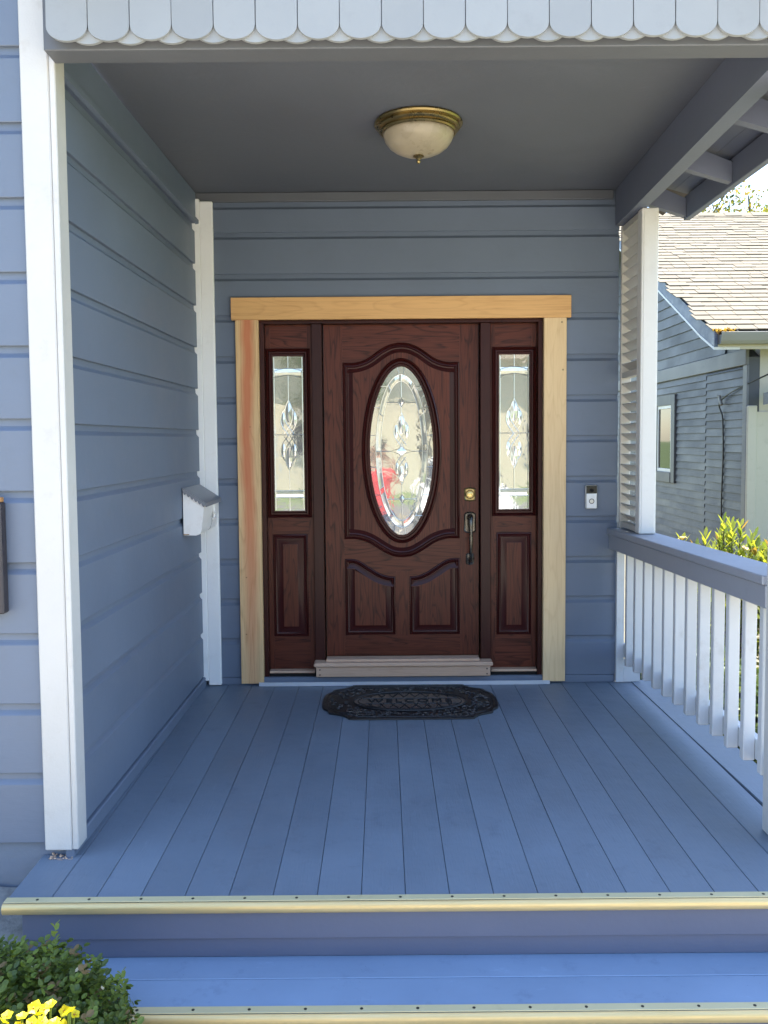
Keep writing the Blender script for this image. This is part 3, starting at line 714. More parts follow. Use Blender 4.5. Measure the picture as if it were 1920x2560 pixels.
# rough concrete footing left of the step
cb = MB(); rnd = random.Random(3); nx, ny = 16, 14
for i in range(nx+1):
    for j in range(ny+1):
        x = -2.6+(1.32)*i/nx; y = -2.075-.75*j/ny; z = -.11-.14*(j/ny)+noise.noise(Vector((x*9, y*9, 0)))*.03+noise.noise(Vector((x*27, y*27, 3)))*.012
        cb.v.append((x, y, z))
for i in range(nx):
    for j in range(ny):
        a = i*(ny+1)+j; cb.f.append((a, a+1, a+ny+2, a+ny+1)); cb.mi.append(0)
e0 = len(cb.v)
for j in range(ny+1): x, y, z = cb.v[nx*(ny+1)+j]; cb.v.append((x, y, GZ-.1))
for j in range(ny): a = nx*(ny+1)+j; cb.f.append((a, a+1, e0+j+1, e0+j)); cb.mi.append(0)
e1 = len(cb.v)
for i in range(nx+1): x, y, z = cb.v[i*(ny+1)+ny]; cb.v.append((x, y, GZ-.1))
for i in range(nx): a = i*(ny+1)+ny; cb.f.append((a, e1+i, e1+i+1, a+ny+1)); cb.mi.append(0)
tag(cb.build('concrete_footing', M['conc'], None, True, origin=(-1.9, -2.4, GZ)), 'rough broken grey concrete footing left of the porch step', 'footing')
db = MB(); rnd = random.Random(11)
for k in range(26):
    x, y = rnd.uniform(-1.285, -1.205), rnd.uniform(-2.10, -2.062); r_ = rnd.uniform(.002, .0055)
    db.lathe([(0, 0), (r_, r_*.5), (r_*.7, r_*1.2), (0, r_*1.4)], (x, y, 0), 5)
for k in range(12):
    x, y, a = rnd.uniform(-1.285, -1.205), rnd.uniform(-2.108, -2.07), rnd.uniform(0, 3)
    db.tube([(x, y, .0012), (x+.018*math.cos(a), y+.008*math.sin(a), .002)], .0009, 4)
db.build('wood_crumbs', M['oakstep'], None, origin=(-1.245, -2.08, 0), kind='stuff')

# ================================================================ RAILING
RAIL = root('porch_railing', (1.3, -1, 0), 'white baluster railing with grey-blue cap along the right of the porch', 'railing')
def cx(y): return 1.2 - .030*y
def rprism(prof):
    m_ = MB(); m_.sweep2((cx(-1.92), -1.92, 1, 0), (cx(-.008), -.008, 1, 0), prof); return m_
zs = lambda y: .0
def railpiece(name, x0, x1, z0, z1, m_, y0=-1.92, y1=-.008, c=.004):
    # the whole rail climbs 2 cm towards the steps
    k = MB(); k.box(0, 1, 0, 1, 0, 1, 0)
    vs = []
    def P(x, y, z): return (cx(y)+x, y, z + .0130*(-y))
    b = MB().box(x0, x1, y0, y1, z0, z1, c); b.v = [P(*p) for p in b.v]
    return b.build(name, m_, RAIL)
railpiece('cap', 0, .180, .884, .919, M['rail'])
railpiece('apron', .013, .051, .797, .8835, M['rail'])
railpiece('apron', .128, .166, .797, .8835, M['rail'])
railpiece('bottom_rail', .100, .138, .15, .235, M['white2'])
railpiece('top_rail', .0515, .1275, .835, .8835, M['white2'])
bal = MB().box(0, .047, 0, .034, .148, .845, .003).data('baluster', M['white2'])
for i in range(12):
    y = -.19-.1455*i-.036
    place('baluster', bal, (cx(y)+.052, y, -.002+.012*(-y)+random.uniform(-.003, .003)), RAIL, (0, 0, random.uniform(-.015, .015)))
MB().box(1.256, 1.302, -.034, -.008, .006, .815, .002).build('wall_plank', M['white2'], RAIL)
MB().box(1.3025, 1.40, -.030, -.008, .006, .14, .002).build('wall_block', M['white2'], RAIL)
MB().box(1.274, 1.372, -2.05, -1.9165, .0, 2.69, .004).build('post', M['white'], RAIL)

# ================================================================ LOUVERED SCREEN
M['scr'] = paint('screen_paint', (.62, .61, .59), .45, .04, .12, .2, (.33, .29, .24), rnd=4)
LOU = root('louvered_screen', (1.31, -.2, .92), 'tall white louvered screen panel standing on the porch rail', 'screen')
def zc(y): return .9205+.0130*(-y)
MB().box(1.268, 1.358, -.410, -.338, .9268, 2.66, .004).build('post', M['scr'], LOU)
MB().box(1.2795, 1.347, -.4125, -.4105, .93, 2.655, .001).build('post_face', M['scr'], LOU)
MB().box(1.270, 1.330, -.030, -.008, .9235, 2.66, .003).build('stile', M['slat'], LOU)
for z0, z1 in ((.9285, .960), (1.790, 1.822), (2.625, 2.66)): MB().box(1.276, 1.326, -.3375, -.0305, z0, z1, .003).build('rail', M['slat'], LOU)
an = R(38); L = .062; ca, sa = math.cos(an), math.sin(an)
sp_ = MB(); sp_.sweep2((0, -.153, 1, 0), (0, .153, 1, 0), [(0, L*sa), (L*ca, 0), (L*ca+.006*sa, .006*ca), (.006*sa, L*sa+.006*ca)])
slm = sp_.data('slat', M['slat'])
z = .968
while z < 2.60:
    if not (1.745 < z < 1.815):
        place('slat', slm, (1.276, -.184, z+random.uniform(-.002, .002)), LOU, (random.uniform(-.008, .008), random.uniform(-.05, .05), 0))
    z += .0575

# ================================================================ THINGS ON THE PORCH
LAMP = root('ceiling_light', (.06, -1.06, 2.87), 'flush ceiling light with aged brass ring and alabaster glass bowl', 'ceiling light')
c0 = (.06, -1.06, 2.8695)
MB().lathe([(.165, 0), (.195, -.002), (.199, -.010), (.194, -.017), (.184, -.020), (.186, -.028), (.180, -.035), (.170, -.038), (.172, -.046), (.166, -.052), (.150, -.052)], c0, 48).build('brass_ring', M['brass'], LAMP, True)
MB().lathe([(.160, -.050), (.158, -.062), (.150, -.082), (.134, -.104), (.110, -.122), (.080, -.136), (.045, -.145), (.012, -.148), (0, -.148)], c0, 48).build('glass_bowl', M['bowl'], LAMP, 'all')
MB().lathe([(0, -.146), (.024, -.147), (.025, -.152), (.014, -.158), (.009, -.163), (.006, -.167), (.009, -.172), (.008, -.177), (.003, -.183), (0, -.184)], c0, 20).build('finial', M['brass'], LAMP, True)

MAIL = root('mailbox', (-1.18, -.25, .95), 'white metal wall mailbox with scalloped grey lid and flower ornament', 'mailbox')
def side_prof(x0): return [(x0, .946), (x0+.066, .944), (x0+.080, .948), (x0+.090, .957), (x0+.096, .972), (x0+.113, 1.112), (x0, 1.185)]
xb0 = -1.178
bm_ = MB(); bm_.prism(side_prof(xb0), -.462, -.052); bm_.build('body', M['mailw'], MAIL)
ld = MB()
ldp = [(xb0, 1.198), (xb0, 1.190), (xb0+.118, 1.112), (xb0+.122, 1.096), (xb0+.126, 1.097), (xb0+.123, 1.118)]
ld.prism(ldp, -.470, -.044)
n = 6
for k in range(n):                                          # scalloped edge along the side of the lid
    u0, u1 = k/n, (k+1)/n; P = []
    f_ = lambda u: (xb0+.118*u, 1.192-.078*u)
    a, b = f_(u0), f_(u1); P = [a, (a[0], a[1]-.010)]
    for j in range(1, 6):
        t = j/6; P.append((a[0]+(b[0]-a[0])*t, a[1]+(b[1]-a[1])*t-.010-.012*math.sin(math.pi*t)))
    P += [(b[0], b[1]-.010), b]
    ld.prism(P[::-1], -.4705, -.4685)
LD = ld.build('lid', M['maill'], MAIL)
fo = MB(); fx, fy, fz = xb0+.108, -.20, 1.040
for k in range(8):
    a = 2*math.pi*k/8+.2; r_ = .034 if k % 2 else .027
    fo.tube([(fx, fy, fz), (fx+.006, fy+r_*.6*math.cos(a), fz+r_*.6*math.sin(a)), (fx+.004, fy+r_*math.cos(a), fz+r_*math.sin(a))], [.003, .0055, .001], 6)
for s in (-1, 1):
    fo.tube([(fx, fy, fz-.02), (fx+.005, fy+s*.03, fz-.03), (fx+.003, fy+s*.055, fz-.018)], [.003, .005, .001], 6)
fo.tube([(fx, fy, fz), (fx+.005, fy+.01, fz+.04), (fx+.004, fy+.018, fz+.058)], [.004, .005, .001], 6)
fo.build('flower_ornament', M['mailw'], MAIL, True)
MB().box(xb0+.0, xb0+.03, -.4630, -.4622, .9475, .9520, 0).build('rust_edge', M['rust'], MAIL)

BELL = root('video_doorbell', (1.105, -.02, 1.10), 'slim video doorbell, black top over pale face, on the siding', 'doorbell')
bb = MB(); bb.box(1.071, 1.139, -.032, -.0072, 1.034, 1.172, .006); bb.build('housing', M['satin'], BELL, True)
bb = MB(); bb.box(1.074, 1.136, -.0355, -.0322, 1.124, 1.169, .0015); BC = bb.build('camera_cover', M['black'], BELL)
bb = MB(); bb.lathe([(.012, -.0356), (.012, -.037), (.009, -.0375), (.0075, -.0362), (0, -.0362)], (1.105, 0, 1.142), 20, 'y'); bb.build('lens', M['gap'], BC, True)
bb = MB(); bb.box(1.0755, 1.1345, -.0350, -.0322, 1.037, 1.1232, .0015); bb.build('face', M['white_in'], BELL)
bb = MB(); bb.lathe([(.0155, -.0352), (.0155, -.0365), (.0125, -.037), (.0115, -.0358)], (1.105, 0, 1.079), 28, 'y'); bb.build('button_ring', M['ndark'], BELL, True)
bb = MB(); bb.lathe([(.0112, -.0352), (.0112, -.0368), (0, -.0372)], (1.105, 0, 1.079), 24, 'y'); bb.build('button', M['satin'], BELL, True)

PLQ = root('wall_plaque', (-1.5, -2.09, 1.05), 'dark wooden board hung on the siding at far left edge', 'plaque')
MB().box(-1.80, -1.400, -2.118, -2.0765, .866, 1.245, .004).build('panel', M['plaque'], PLQ)
MB().box(-1.445, -1.402, -2.104, -2.084, 1.2455, 1.262, .002).build('hanger', M['rust'], PLQ)

# ---------------------------------------------------------------- doormat
MATX, MATY = .027, -.362
DM = root('doormat', (MATX, MATY, 0), 'black rubber doormat with shaped ends reading WELCOME', 'doormat')
def mat_outline():
    q_ = [(0, .302), (.30, .302), (.325, .296), (.335, .275), (.36, .245), (.40, .222), (.432, .205), (.442, .165), (.470, .125), (.480, .06), (.482, 0)]
    Q = sp(q_[1:], 4); Q = [(0, .302)] + Q
    up_ = Q; lo = [(x, -z) for x, z in Q[::-1][1:]]
    r_ = up_ + lo; l_ = [(-x, z) for x, z in r_[::-1][1:-1]]
    return (r_ + l_)
OUT = [(MATX+x, MATY+z) for x, z in mat_outline()]
def flat(m_, path, prof, cap=True):
    n = len(path); vs = []
    for d, h in prof: vs += [(x, y, h) for x, y in inset(path, d)]
    fs = [(i*n+k, i*n+(k+1) % n, (i+1)*n+(k+1) % n, (i+1)*n+k) for i in range(len(prof)-1) for k in range(n)]
    if cap: fs.append(tuple((len(prof)-1)*n+k for k in range(n)))
    return m_.add(vs, [f[::-1] for f in fs] if sum(path[i][0]*path[(i+1) % n][1]-path[(i+1) % n][0]*path[i][1] for i in range(n)) < 0 else fs)
flat(MB(), OUT, [(0, .001), (.001, .007), (.004, .0095), (.018, .0095), (.021, .006), (.024, .0055)]).build('rim', M['rubber'], DM)
flat(MB(), OUT, [(.034, .0056), (.036, .0085), (.042, .0085), (.044, .0056)], False).build('inner_rim', M['rubber'], DM)
# smooth worn panel in the middle with lattice lines and letters
def ellp(a, b, n=48): return [(MATX+a*math.cos(2*math.pi*k/n), MATY-.005+b*math.sin(2*math.pi*k/n)) for k in range(n)]
flat(MB(), ellp(.31, .165), [(0, .0056), (.002, .0072), (.006, .0076)]).build('centre_panel', M['rubber2'], DM)
lt = MB(); lt.tube([(x, y, .0085) for x, y in ellp(.312, .168)], .004, 6, True); lt.tube([(x, y, .0082) for x, y in ellp(.285, .145)], .0022, 5, True)
for k in range(-4, 5):
    for s in (-1, 1):
        pts = []
        for j in range(13):
            u = -1+j/6; x = .062*k + s*.06*u; y = .135*u
            if (x/.285)**2+(y/.145)**2 < 1 and abs(y) > .045: pts.append((MATX+x, MATY-.005+y, .0085))
            else:
                if len(pts) > 1: lt.tube(pts, .0024, 5)
                pts = []
        if len(pts) > 1: lt.tube(pts, .0024, 5)
for yy in (-.046, .046):
    lt.tube([(MATX-.265, MATY-.005+yy, .0085), (MATX+.265, MATY-.005+yy, .0085)], .0026, 5)
lt.build('lattice', M['rubber'], DM, True)
tcv = bpy.data.curves.new('welcome', 'FONT'); tcv.body = 'WELCOME'; tcv.size = .082; tcv.extrude = .0022; tcv.align_x = 'CENTER'; tcv.align_y = 'CENTER'; tcv.space_character = 1.28
tob = bpy.data.objects.new('welcome', tcv); COL.objects.link(tob); bpy.context.view_layer.update()
tme = bpy.data.meshes.new_from_object(tob.evaluated_get(bpy.context.evaluated_depsgraph_get())); bpy.data.objects.remove(tob)
tme.materials.clear(); tme.materials.append(M['gap'])
place('lettering', tme, (MATX, MATY-.006, .0085), DM)
sc = MB(); rnd = random.Random(5)
k = 0
while k < 230:
    x, y = rnd.uniform(-.44, .44), rnd.uniform(-.26, .26)
    if (x/.345)**2+(y/.195)**2 < 1: continue
    if abs(x) > .30 and (abs(x)-.30)/.15 + abs(y)/.27 > 1.05: continue
    a = rnd.uniform(0, 6.28); r0 = rnd.uniform(.012, .026); sg = rnd.choice((-1, 1)); pts = []
    for j in range(9):
        t = j/8; rr_ = r0*(1-.75*t); an_ = a+sg*4.4*t; pts.append((MATX+x+rr_*math.cos(an_), MATY+y+rr_*math.sin(an_), .0066))
    sc.tube(pts, [.0014+.0026*math.sin(math.pi*min(1, j/8+.1)) for j in range(9)], 5, flat=.7); k += 1
sc.build('scrollwork', M['rubber2'], DM, True, kind='stuff')

# ================================================================ PLANTS
def leaf(m_, p, d, nrm, L, W, cup=.15, mi=0):
    d = d.normalized(); sdv = d.cross(nrm); sdv = sdv.normalized() if sdv.length > 1e-5 else d.orthogonal(); nn = sdv.cross(d).normalized()
    m_.cur = mi
    vs = [p, p+d*L*.35+sdv*W*.5+nn*cup*W, p+d*L*.75+sdv*W*.42+nn*cup*W, p+d*L, p+d*L*.75-sdv*W*.42+nn*cup*W, p+d*L*.35-sdv*W*.5+nn*cup*W, p+d*L*.55]
    m_.add(vs, [(0, 1, 6), (1, 2, 6), (2, 3, 6), (3, 4, 6), (4, 5, 6), (5, 0, 6)])
def rv(rnd):
    while True:
        v = Vector((rnd.uniform(-1, 1), rnd.uniform(-1, 1), rnd.uniform(-1, 1)))
        if .05 < v.length < 1: return v.normalized()
def boxwood():
    rnd = random.Random(21); c = Vector((-1.12, -2.84, -.195)); rad = Vector((.345, .30, .285))
    rt_ = root('boxwood_shrub', (c.x, c.y, GZ), 'rounded dark green boxwood shrub beside the porch step', 'shrub')
    br = MB(); cr = MB()
    for k in range(9):
        d = rv(rnd); d.z = abs(d.z)+.3
        e = c + Vector((d.x*rad.x, d.y*rad.y, d.z*rad.z))*.75
        br.tube([Vector((c.x+rnd.uniform(-.03, .03), c.y+rnd.uniform(-.03, .03), GZ-.03)), c+d*.05+Vector((0, 0, -.12)), e], [.014, .010, .004], 6)
    br.build('branches', M['bark'], rt_, True)
    core = MB(); core.lathe([(0, -.8)]+[(math.cos(R(t_))*.72, math.sin(R(t_))*.72) for t_ in range(-60, 90, 15)]+[(0, .72)], (0, 0, 0), 16); core.v = [(c.x+v[0]*rad.x, c.y+v[1]*rad.y, c.z+v[2]*rad.z) for v in core.v]
    cr.cur = 0; cr.add(core.v, core.f)
    for k in range(2100):
        d = rv(rnd)
        if d.z < -.55: continue
        f = 1+.16*noise.noise(d*3.1)+rnd.uniform(-.2, .04)
        p = c+Vector((d.x*rad.x, d.y*rad.y, d.z*rad.z))*f
        g = (d*.8+Vector((0, 0, .9))+rv(rnd)*.6).normalized()
        young = rnd.random() < .3; bronze = rnd.random() < .08
        sl_ = rnd.uniform(.03, .075)
        for j in range(9):
            a = j*2.4; side = (g.orthogonal()*math.cos(a)+g.cross(g.orthogonal())*math.sin(a))
            q_ = p+g*sl_*(j/9-.5); dd = (side*.9+g*.6).normalized()
            nr = (g*.8-side*.5+rv(rnd)*.35).normalized()
            mi = 3 if bronze and j > 4 else 2 if (young and j > 3) else rnd.choice((0, 0, 1, 1, 1))
            if rnd.random() < .014: mi = 4
            kk = .6 if mi == 4 else 1
            leaf(cr, q_, dd, nr, rnd.uniform(.013, .025)*kk, rnd.uniform(.011, .0175)*kk, .12, mi)
    for (tx, tz) in ((-.985, .20), (-1.13, .155), (-1.35, .16), (-.80, .07)):
        b0 = Vector((tx, c.y+.02, tz-.12)); g = Vector((rnd.uniform(-.15, .15), 0, 1)).normalized()
        for j in range(14):
            a = j*2.4; side = Vector((math.cos(a), math.sin(a), 0))
            leaf(cr, b0+g*.12*j/14, side*.7+g*.8, g-side*.4, .020, .014, .12, 2 if j > 9 else 1)
    cr.build('crown', BOX, rt_, kind='stuff')
boxwood()
def yellow_plant():
    rnd = random.Random(9); c = Vector((-.835, -3.34, .185))
    rt_ = root('yellow_flowers', (c.x, c.y, GZ), 'bright yellow flowers in sun at the lower left corner', 'flowers')
    st_ = MB(); lf = MB()
    fm = MB()
    for k in range(5):
        a = 2*math.pi*k/5; d = Vector((math.cos(a), math.sin(a), .35)); leaf(fm, Vector((0, 0, 0)), d, Vector((0, 0, 1)), .0135, .0115, .12)
    fm.cur = 1; fm.lathe([(0, 0), (.0028, .002), (0, .004)], (0, 0, 0), 6)
    fme = fm.data('flower', [M['petal'], M['petal2']])
    tips = []
    for k in range(150):
        x, y = rnd.gauss(0, .075), rnd.gauss(0, .07); z = c.z+.09-.9*(x*x+y*y)*4+rnd.uniform(-.07, .03)
        tp = Vector((c.x+x, c.y+y, z)); tips.append(tp)
        st_.tube([Vector((c.x+x*.3, c.y+y*.3, GZ-.02)), Vector((c.x+x*.7, c.y+y*.7, (GZ+z)/2)), tp], .0025, 5)
        for j in range(7):
            t = rnd.uniform(.35, .97); p = Vector((c.x+x*t, c.y+y*t, GZ+(z-GZ)*t)); d = rv(rnd); d.z = abs(d.z)*.6
            leaf(lf, p, d, Vector((0, 0, 1)), .045, .016, .1, rnd.choice((0, 1)))
        lf.cur = 0
    st_.build('stems', BOX[2], rt_); lf.build('foliage', BOX, rt_, kind='stuff')
    for tp in tips:
        place('flower', fme, tp, rt_, (rnd.uniform(-.9, .5), rnd.uniform(-.7, .7), rnd.uniform(0, 6)))
yellow_plant()
def oleander(x, y, top, spread, seed, label, n=60, flowers=6):
    rnd = random.Random(seed)
    rt_ = root('flowering_shrub', (x, y, GZ), label, 'shrub', 'flowering shrubs beyond the railing')
    st_ = MB(); lf = MB(); fl_ = []
    for k in range(n):
        a = rnd.uniform(0, 6.28); rr_ = spread*math.sqrt(rnd.random()); ex, ey = x+rr_*math.cos(a), y+rr_*math.sin(a)
        z = top-rnd.uniform(0, .22)-.35*(rr_/spread)**2-(0 if k % 3 else rnd.uniform(.1, .7))
        base = Vector((x+(ex-x)*.35, y+(ey-y)*.35, GZ-.03)); tp = Vector((ex, ey, z))
        st_.tube([base, base.lerp(tp, .5)+Vector((0, 0, .05)), tp], [.008, .006, .003], 5)
        g = (tp-base).normalized()
        for j in range(30):
            t = 1-.5*(j/30)**1.1; p = base.lerp(tp, t); an_ = j*2.4
            sd_ = (g.orthogonal()*math.cos(an_)+g.cross(g.orthogonal())*math.sin(an_)).normalized()
            d = (sd_*(.55+.5*(j/30))+g*(1.0-.7*j/30)+Vector((0, 0, -.1*j/30))).normalized()
            leaf(lf, p, d, (g-sd_*.3+rv(rnd)*.3).normalized(), rnd.uniform(.065, .10), rnd.uniform(.022, .034), .1, 2 if rnd.random() < .05 else rnd.choice((0, 1, 1)))
        if k < flowers: fl_.append(tp+Vector((0, 0, .015)))
    st_.build('stems', M['bark'], rt_, True); lf.build('crown', OLE, rt_, kind='stuff')
    fm = MB()
    for k in range(9):
        a = 2.4*k; leaf(fm, Vector((0, 0, 0)), Vector((math.cos(a), math.sin(a), .3+.06*k)), Vector((0, 0, 1)), .036, .028, .15)
    fme = fm.data('flower', M['pinkpetal'])
    for p in fl_: place('flower', fme, p, rt_, (rnd.uniform(-.5, .5), rnd.uniform(-.5, .5), 0))
oleander(2.32, 1.0, .93, .30, 1, 'tallest sunlit leafy shrub with pale flowers beyond the railing', 60, 7)
oleander(1.95, .75, .80, .26, 2, 'low sunlit leafy shrub next to the louvered screen', 44, 6)
oleander(2.62, .62, .84, .30, 3, 'sunlit leafy shrub beside the front railing post', 56, 7)
oleander(2.35, -.7, .45, .34, 4, 'low leafy shrub seen between the white balusters', 40, 2)
def low_hedge():
    rnd = random.Random(77); rt_ = root('low_hedge', (1.86, -.6, GZ), 'low green hedge outside the white balusters', 'hedge')
    br = MB(); cr = MB()
    for k in range(14):
        y = -1.95+.2*k; br.tube([(1.86, y, GZ-.03), (1.86+rnd.uniform(-.05, .05), y+.03, GZ+.25), (1.86+rnd.uniform(-.1, .1), y, GZ+.5)], [.012, .009, .004], 5)
    br.build('branches', M['bark'], rt_, True)
    for k in range(6500):
        y = rnd.uniform(-2.05, 1.05); a = rnd.uniform(-.3, math.pi+.3); f = rnd.uniform(.72, 1.0)*(1+.15*noise.noise(Vector((y*4, a*2, 0))))
        p = Vector((1.86+.24*f*math.cos(a), y, GZ+.26+.30*f*math.sin(a)))
        leaf(cr, p, rv(rnd)+Vector((0, 0, .4)), rv(rnd), rnd.uniform(.03, .05), rnd.uniform(.02, .028), .1, rnd.randrange(2))
    for k in range(160):
        y = rnd.uniform(-2.0, 1.0); p = Vector((1.86+rnd.uniform(-.14, .14), y, GZ+.2)); cr.cur = 0
        cr.box(p.x-.08, p.x+.08, p.y-.08, p.y+.08, p.z-.16, p.z+.16, 0)
    cr.build('crown', HED, rt_, kind='stuff')
low_hedge()
def tree(x, y, h, cw, seed, label, group, lv, n=5200, leafs=.16, name='tree', low=.35, dens=1.0):
    rnd = random.Random(seed); rt_ = root(name, (x, y, GZ), label, 'tree', group)
    tr = MB(); cr = MB(); ends = []
    tr.tube([Vector((x, y, GZ-.1)), Vector((x+.1, y, GZ+h*.25)), Vector((x, y+.1, GZ+h*.55)), Vector((x+.05, y, GZ+h*.8))], [h*.03, h*.024, h*.016, h*.006], 8)
    for k in range(int(26*dens)):
        t = rnd.uniform(low, .82); p0 = Vector((x, y, GZ+h*t)); d = rv(rnd); d.z = abs(d.z)*.8+.15; d.normalize()
        Lb = cw*(1.15-.6*abs(t-.55))*rnd.uniform(.5, 1); p1 = p0+d*Lb*.55+Vector((0, 0, .1)); p2 = p0+d*Lb+Vector((0, 0, .25*Lb))
        tr.tube([p0, p1, p2], [h*.009, h*.006, h*.002], 5); ends += [p1, p2, p1.lerp(p2, .5)]
        for j in range(3):
            e = p1.lerp(p2, rnd.random())+rv(rnd)*Lb*.3; tr.tube([p1.lerp(p2, .3), e], [h*.004, h*.0012], 4); ends.append(e)
    for k in range(n):
        e = rnd.choice(ends); p = e+Vector((rnd.gauss(0, 1), rnd.gauss(0, 1), rnd.gauss(0, .8)))*cw*.11
        leaf(cr, p, rv(rnd), rv(rnd), leafs*rnd.uniform(.6, 1.2), leafs*.5, .05, rnd.randrange(len(lv)))
    tr.build('trunk', M['bark'], rt_, True); cr.build('crown', lv, rt_, kind='stuff')
tree(8.2, 20.5, 8.2, 2.4, 31, 'sparse sunlit tree rising behind the neighbouring roof ridge', 'trees behind the neighbouring roof', TRE, 11000, .13)
tree(11.8, 22.0, 9.4, 2.6, 32, 'taller sunlit tree behind the roof at the right edge', 'trees behind the neighbouring roof', TRE, 11000, .13)
tree(5.2, 23.0, 7.6, 2.3, 33, 'sunlit tree seen just beside the louvered post top', 'trees behind the neighbouring roof', TRE, 11000, .13)

# ================================================================ NEIGHBOUR HOUSE
NX, NY0, NY1 = 4.72, 6.26, 18.0
NB = root('neighbouring_house', (6.5, 10, GZ), 'blue-grey neighbouring house with sunlit tan shingle roof', 'house')
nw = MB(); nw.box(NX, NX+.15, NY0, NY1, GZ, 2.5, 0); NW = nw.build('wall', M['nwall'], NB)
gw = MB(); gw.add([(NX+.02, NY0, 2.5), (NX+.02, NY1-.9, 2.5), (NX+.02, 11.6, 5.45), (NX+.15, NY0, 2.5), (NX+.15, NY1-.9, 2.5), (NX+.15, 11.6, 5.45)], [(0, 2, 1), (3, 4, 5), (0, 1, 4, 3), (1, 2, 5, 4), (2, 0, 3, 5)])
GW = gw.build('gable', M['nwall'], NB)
def nprof(z0, z1): return [(0, z0), (.024, z0), (.006, z1+.008), (0, z1+.008)]
YSM = 7.66
for i in range(26):
    z0 = GZ+.06+.1115*i
    if z0 > 2.36: break
    z1 = min(z0+.1115, 2.39)
    segs = [(NY0+.10, YSM, 0.0), (YSM+.004, 8.92, .05), (10.0, NY1, .05)] if .69 < z0+.05 < 2.18 else [(NY0+.10, YSM, 0.0), (YSM+.004, NY1, .05)]
    for ya, yb, dz in segs:
        if ya < 12: yb = min(yb, 15.0)
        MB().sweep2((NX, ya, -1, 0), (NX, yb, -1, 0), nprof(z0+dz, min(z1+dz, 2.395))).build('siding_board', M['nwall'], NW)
for i in range(14):
    z0 = 2.62+.17*i; half = 1
    yA = NY0+.2+(z0+.17-2.5)/.51*1.0; yB = 11.6+(11.6-yA)
    if yA > 11.3: break
    MB().sweep2((NX+.02, yA, -1, 0), (NX+.02, min(yB, 16.5), -1, 0), nprof(z0, z0+.168)).build('siding_board', M['nwall'], GW)
MB().box(NX-.045, NX, NY0-.02, 16.5, 2.398, 2.605, .006).build('belt_board', M['ntrim'], NB)
MB().box(NX-.03, NX-.001, NY0-.03, NY0+.098, GZ, 2.397, .004).build('corner_board', M['ntrim'], NB)
# window
wi = MB(); y0, y1, z0, z1 = 8.925, 9.995, .70, 2.16; t = .17
wi.box(NX-.05, NX-.001, y0, y0+t, z0, z1, .004); wi.box(NX-.05, NX-.001, y1-t, y1, z0, z1, .004); wi.box(NX-.05, NX-.001, y0+t, y1-t, z1-t, z1, .004); wi.box(NX-.06, NX-.001, y0+t, y1-t, z0, z0+t, .004)
WN = wi.build('window', M['ndark'], NB)
MB().box(NX-.008, NX-.004, y0+t, y1-t, z0+t, z1-t, 0).build('dark_backing', M['gap'], WN)  # black sheet behind the pane stands in for the unlit room
ws = MB(); a, b, c, d = y0+t, y1-t, z0+t, z1-t; u = .055
ws.box(NX-.035, NX-.002, a, a+u, c, d, .003); ws.box(NX-.035, NX-.002, b-u, b, c, d, .003); ws.box(NX-.035, NX-.002, a+u, b-u, c, c+u, .003); ws.box(NX-.035, NX-.002, a+u, b-u, d-u, d, .003)
ws.build('sash', M['white'], WN)
MB().add([(NX-.015, a+u, c+u), (NX-.015, b-u, c+u), (NX-.015, b-u, d-u), (NX-.015, a+u, d-u)], [(0, 1, 2, 3)]).build('pane', M['winglass'], WN)
# front wall, cream garage front
MB().box(NX+.152, 12, NY0-.0, NY0+.15, GZ, 2.7, 0).build('wall', M['ncream'], NB)
for k in range(7):
    MB().box(NX+.0+.24*k+.10, NX+.24*k+.32, NY0-.03, NY0-.001, GZ, 1.78, .006).build('door_board', M['ncream'], NB)
MB().box(NX-.03, NX+.099, NY0-.07, NY0-.031, GZ, 1.86, .01).build('door_jamb', M['ncream'], NB)
m_ = MB(); m_.add([(NX+.08, NY0-.32, 1.86), (NX+2.2, NY0-.32, 2.35), (NX+2.2, NY0-.32, 2.50), (NX+.08, NY0-.32, 2.01), (NX+.08, NY0-.27, 1.86), (NX+2.2, NY0-.27, 2.35), (NX+2.2, NY0-.27, 2.50), (NX+.08, NY0-.27, 2.01)],
    [(0, 1, 2, 3), (4, 7, 6, 5), (0, 4, 5, 1), (3, 2, 6, 7), (0, 3, 7, 4), (1, 5, 6, 2)]); m_.build('brace_board', M['ntrim'], NB)
# roof deck, rake boards, gutter, shingles
EX, EY, EZ = 4.17, 5.96, 2.83
RY, RZ = 11.6, 5.72; SLP = (RZ-EZ)/(RY-EY)
def roofz(y): return EZ+(y-EY)*SLP
rk = MB()
rk.add([(EX, EY, EZ-.03), (EX, RY, RZ-.03), (13, RY, RZ-.03), (13, EY, EZ-.03), (EX, EY, EZ-.07), (EX, RY, RZ-.07), (13, RY, RZ-.07), (13, EY, EZ-.07)], [(0, 1, 2, 3), (7, 6, 5, 4), (0, 4, 5, 1), (0, 3, 7, 4)])
rk.add([(EX, RY, RZ-.03), (EX, RY+5.6, EZ), (13, RY+5.6, EZ), (13, RY, RZ-.03)], [(0, 1, 2, 3)])
NR = rk.build('roof', M['ntrim'], NB)
rb = MB()
ln = [(EY-.02, EZ-.03), (EY+.45, roofz(EY+.45)-.055), (EY+.9, roofz(EY+.9)-.05), (RY, RZ-.04)]
for (ya, za), (yb, zb) in zip(ln[:-1], ln[1:]):
    rb.add([(EX-.03, ya, za-.20), (EX-.03, yb, zb-.20), (EX-.03, yb, zb), (EX-.03, ya, za), (EX+.015, ya, za-.20), (EX+.015, yb, zb-.20), (EX+.015, yb, zb), (EX+.015, ya, za)], [(0, 3, 2, 1), (4, 5, 6, 7), (0, 1, 5, 4), (3, 7, 6, 2), (0, 4, 7, 3), (1, 2, 6, 5)])
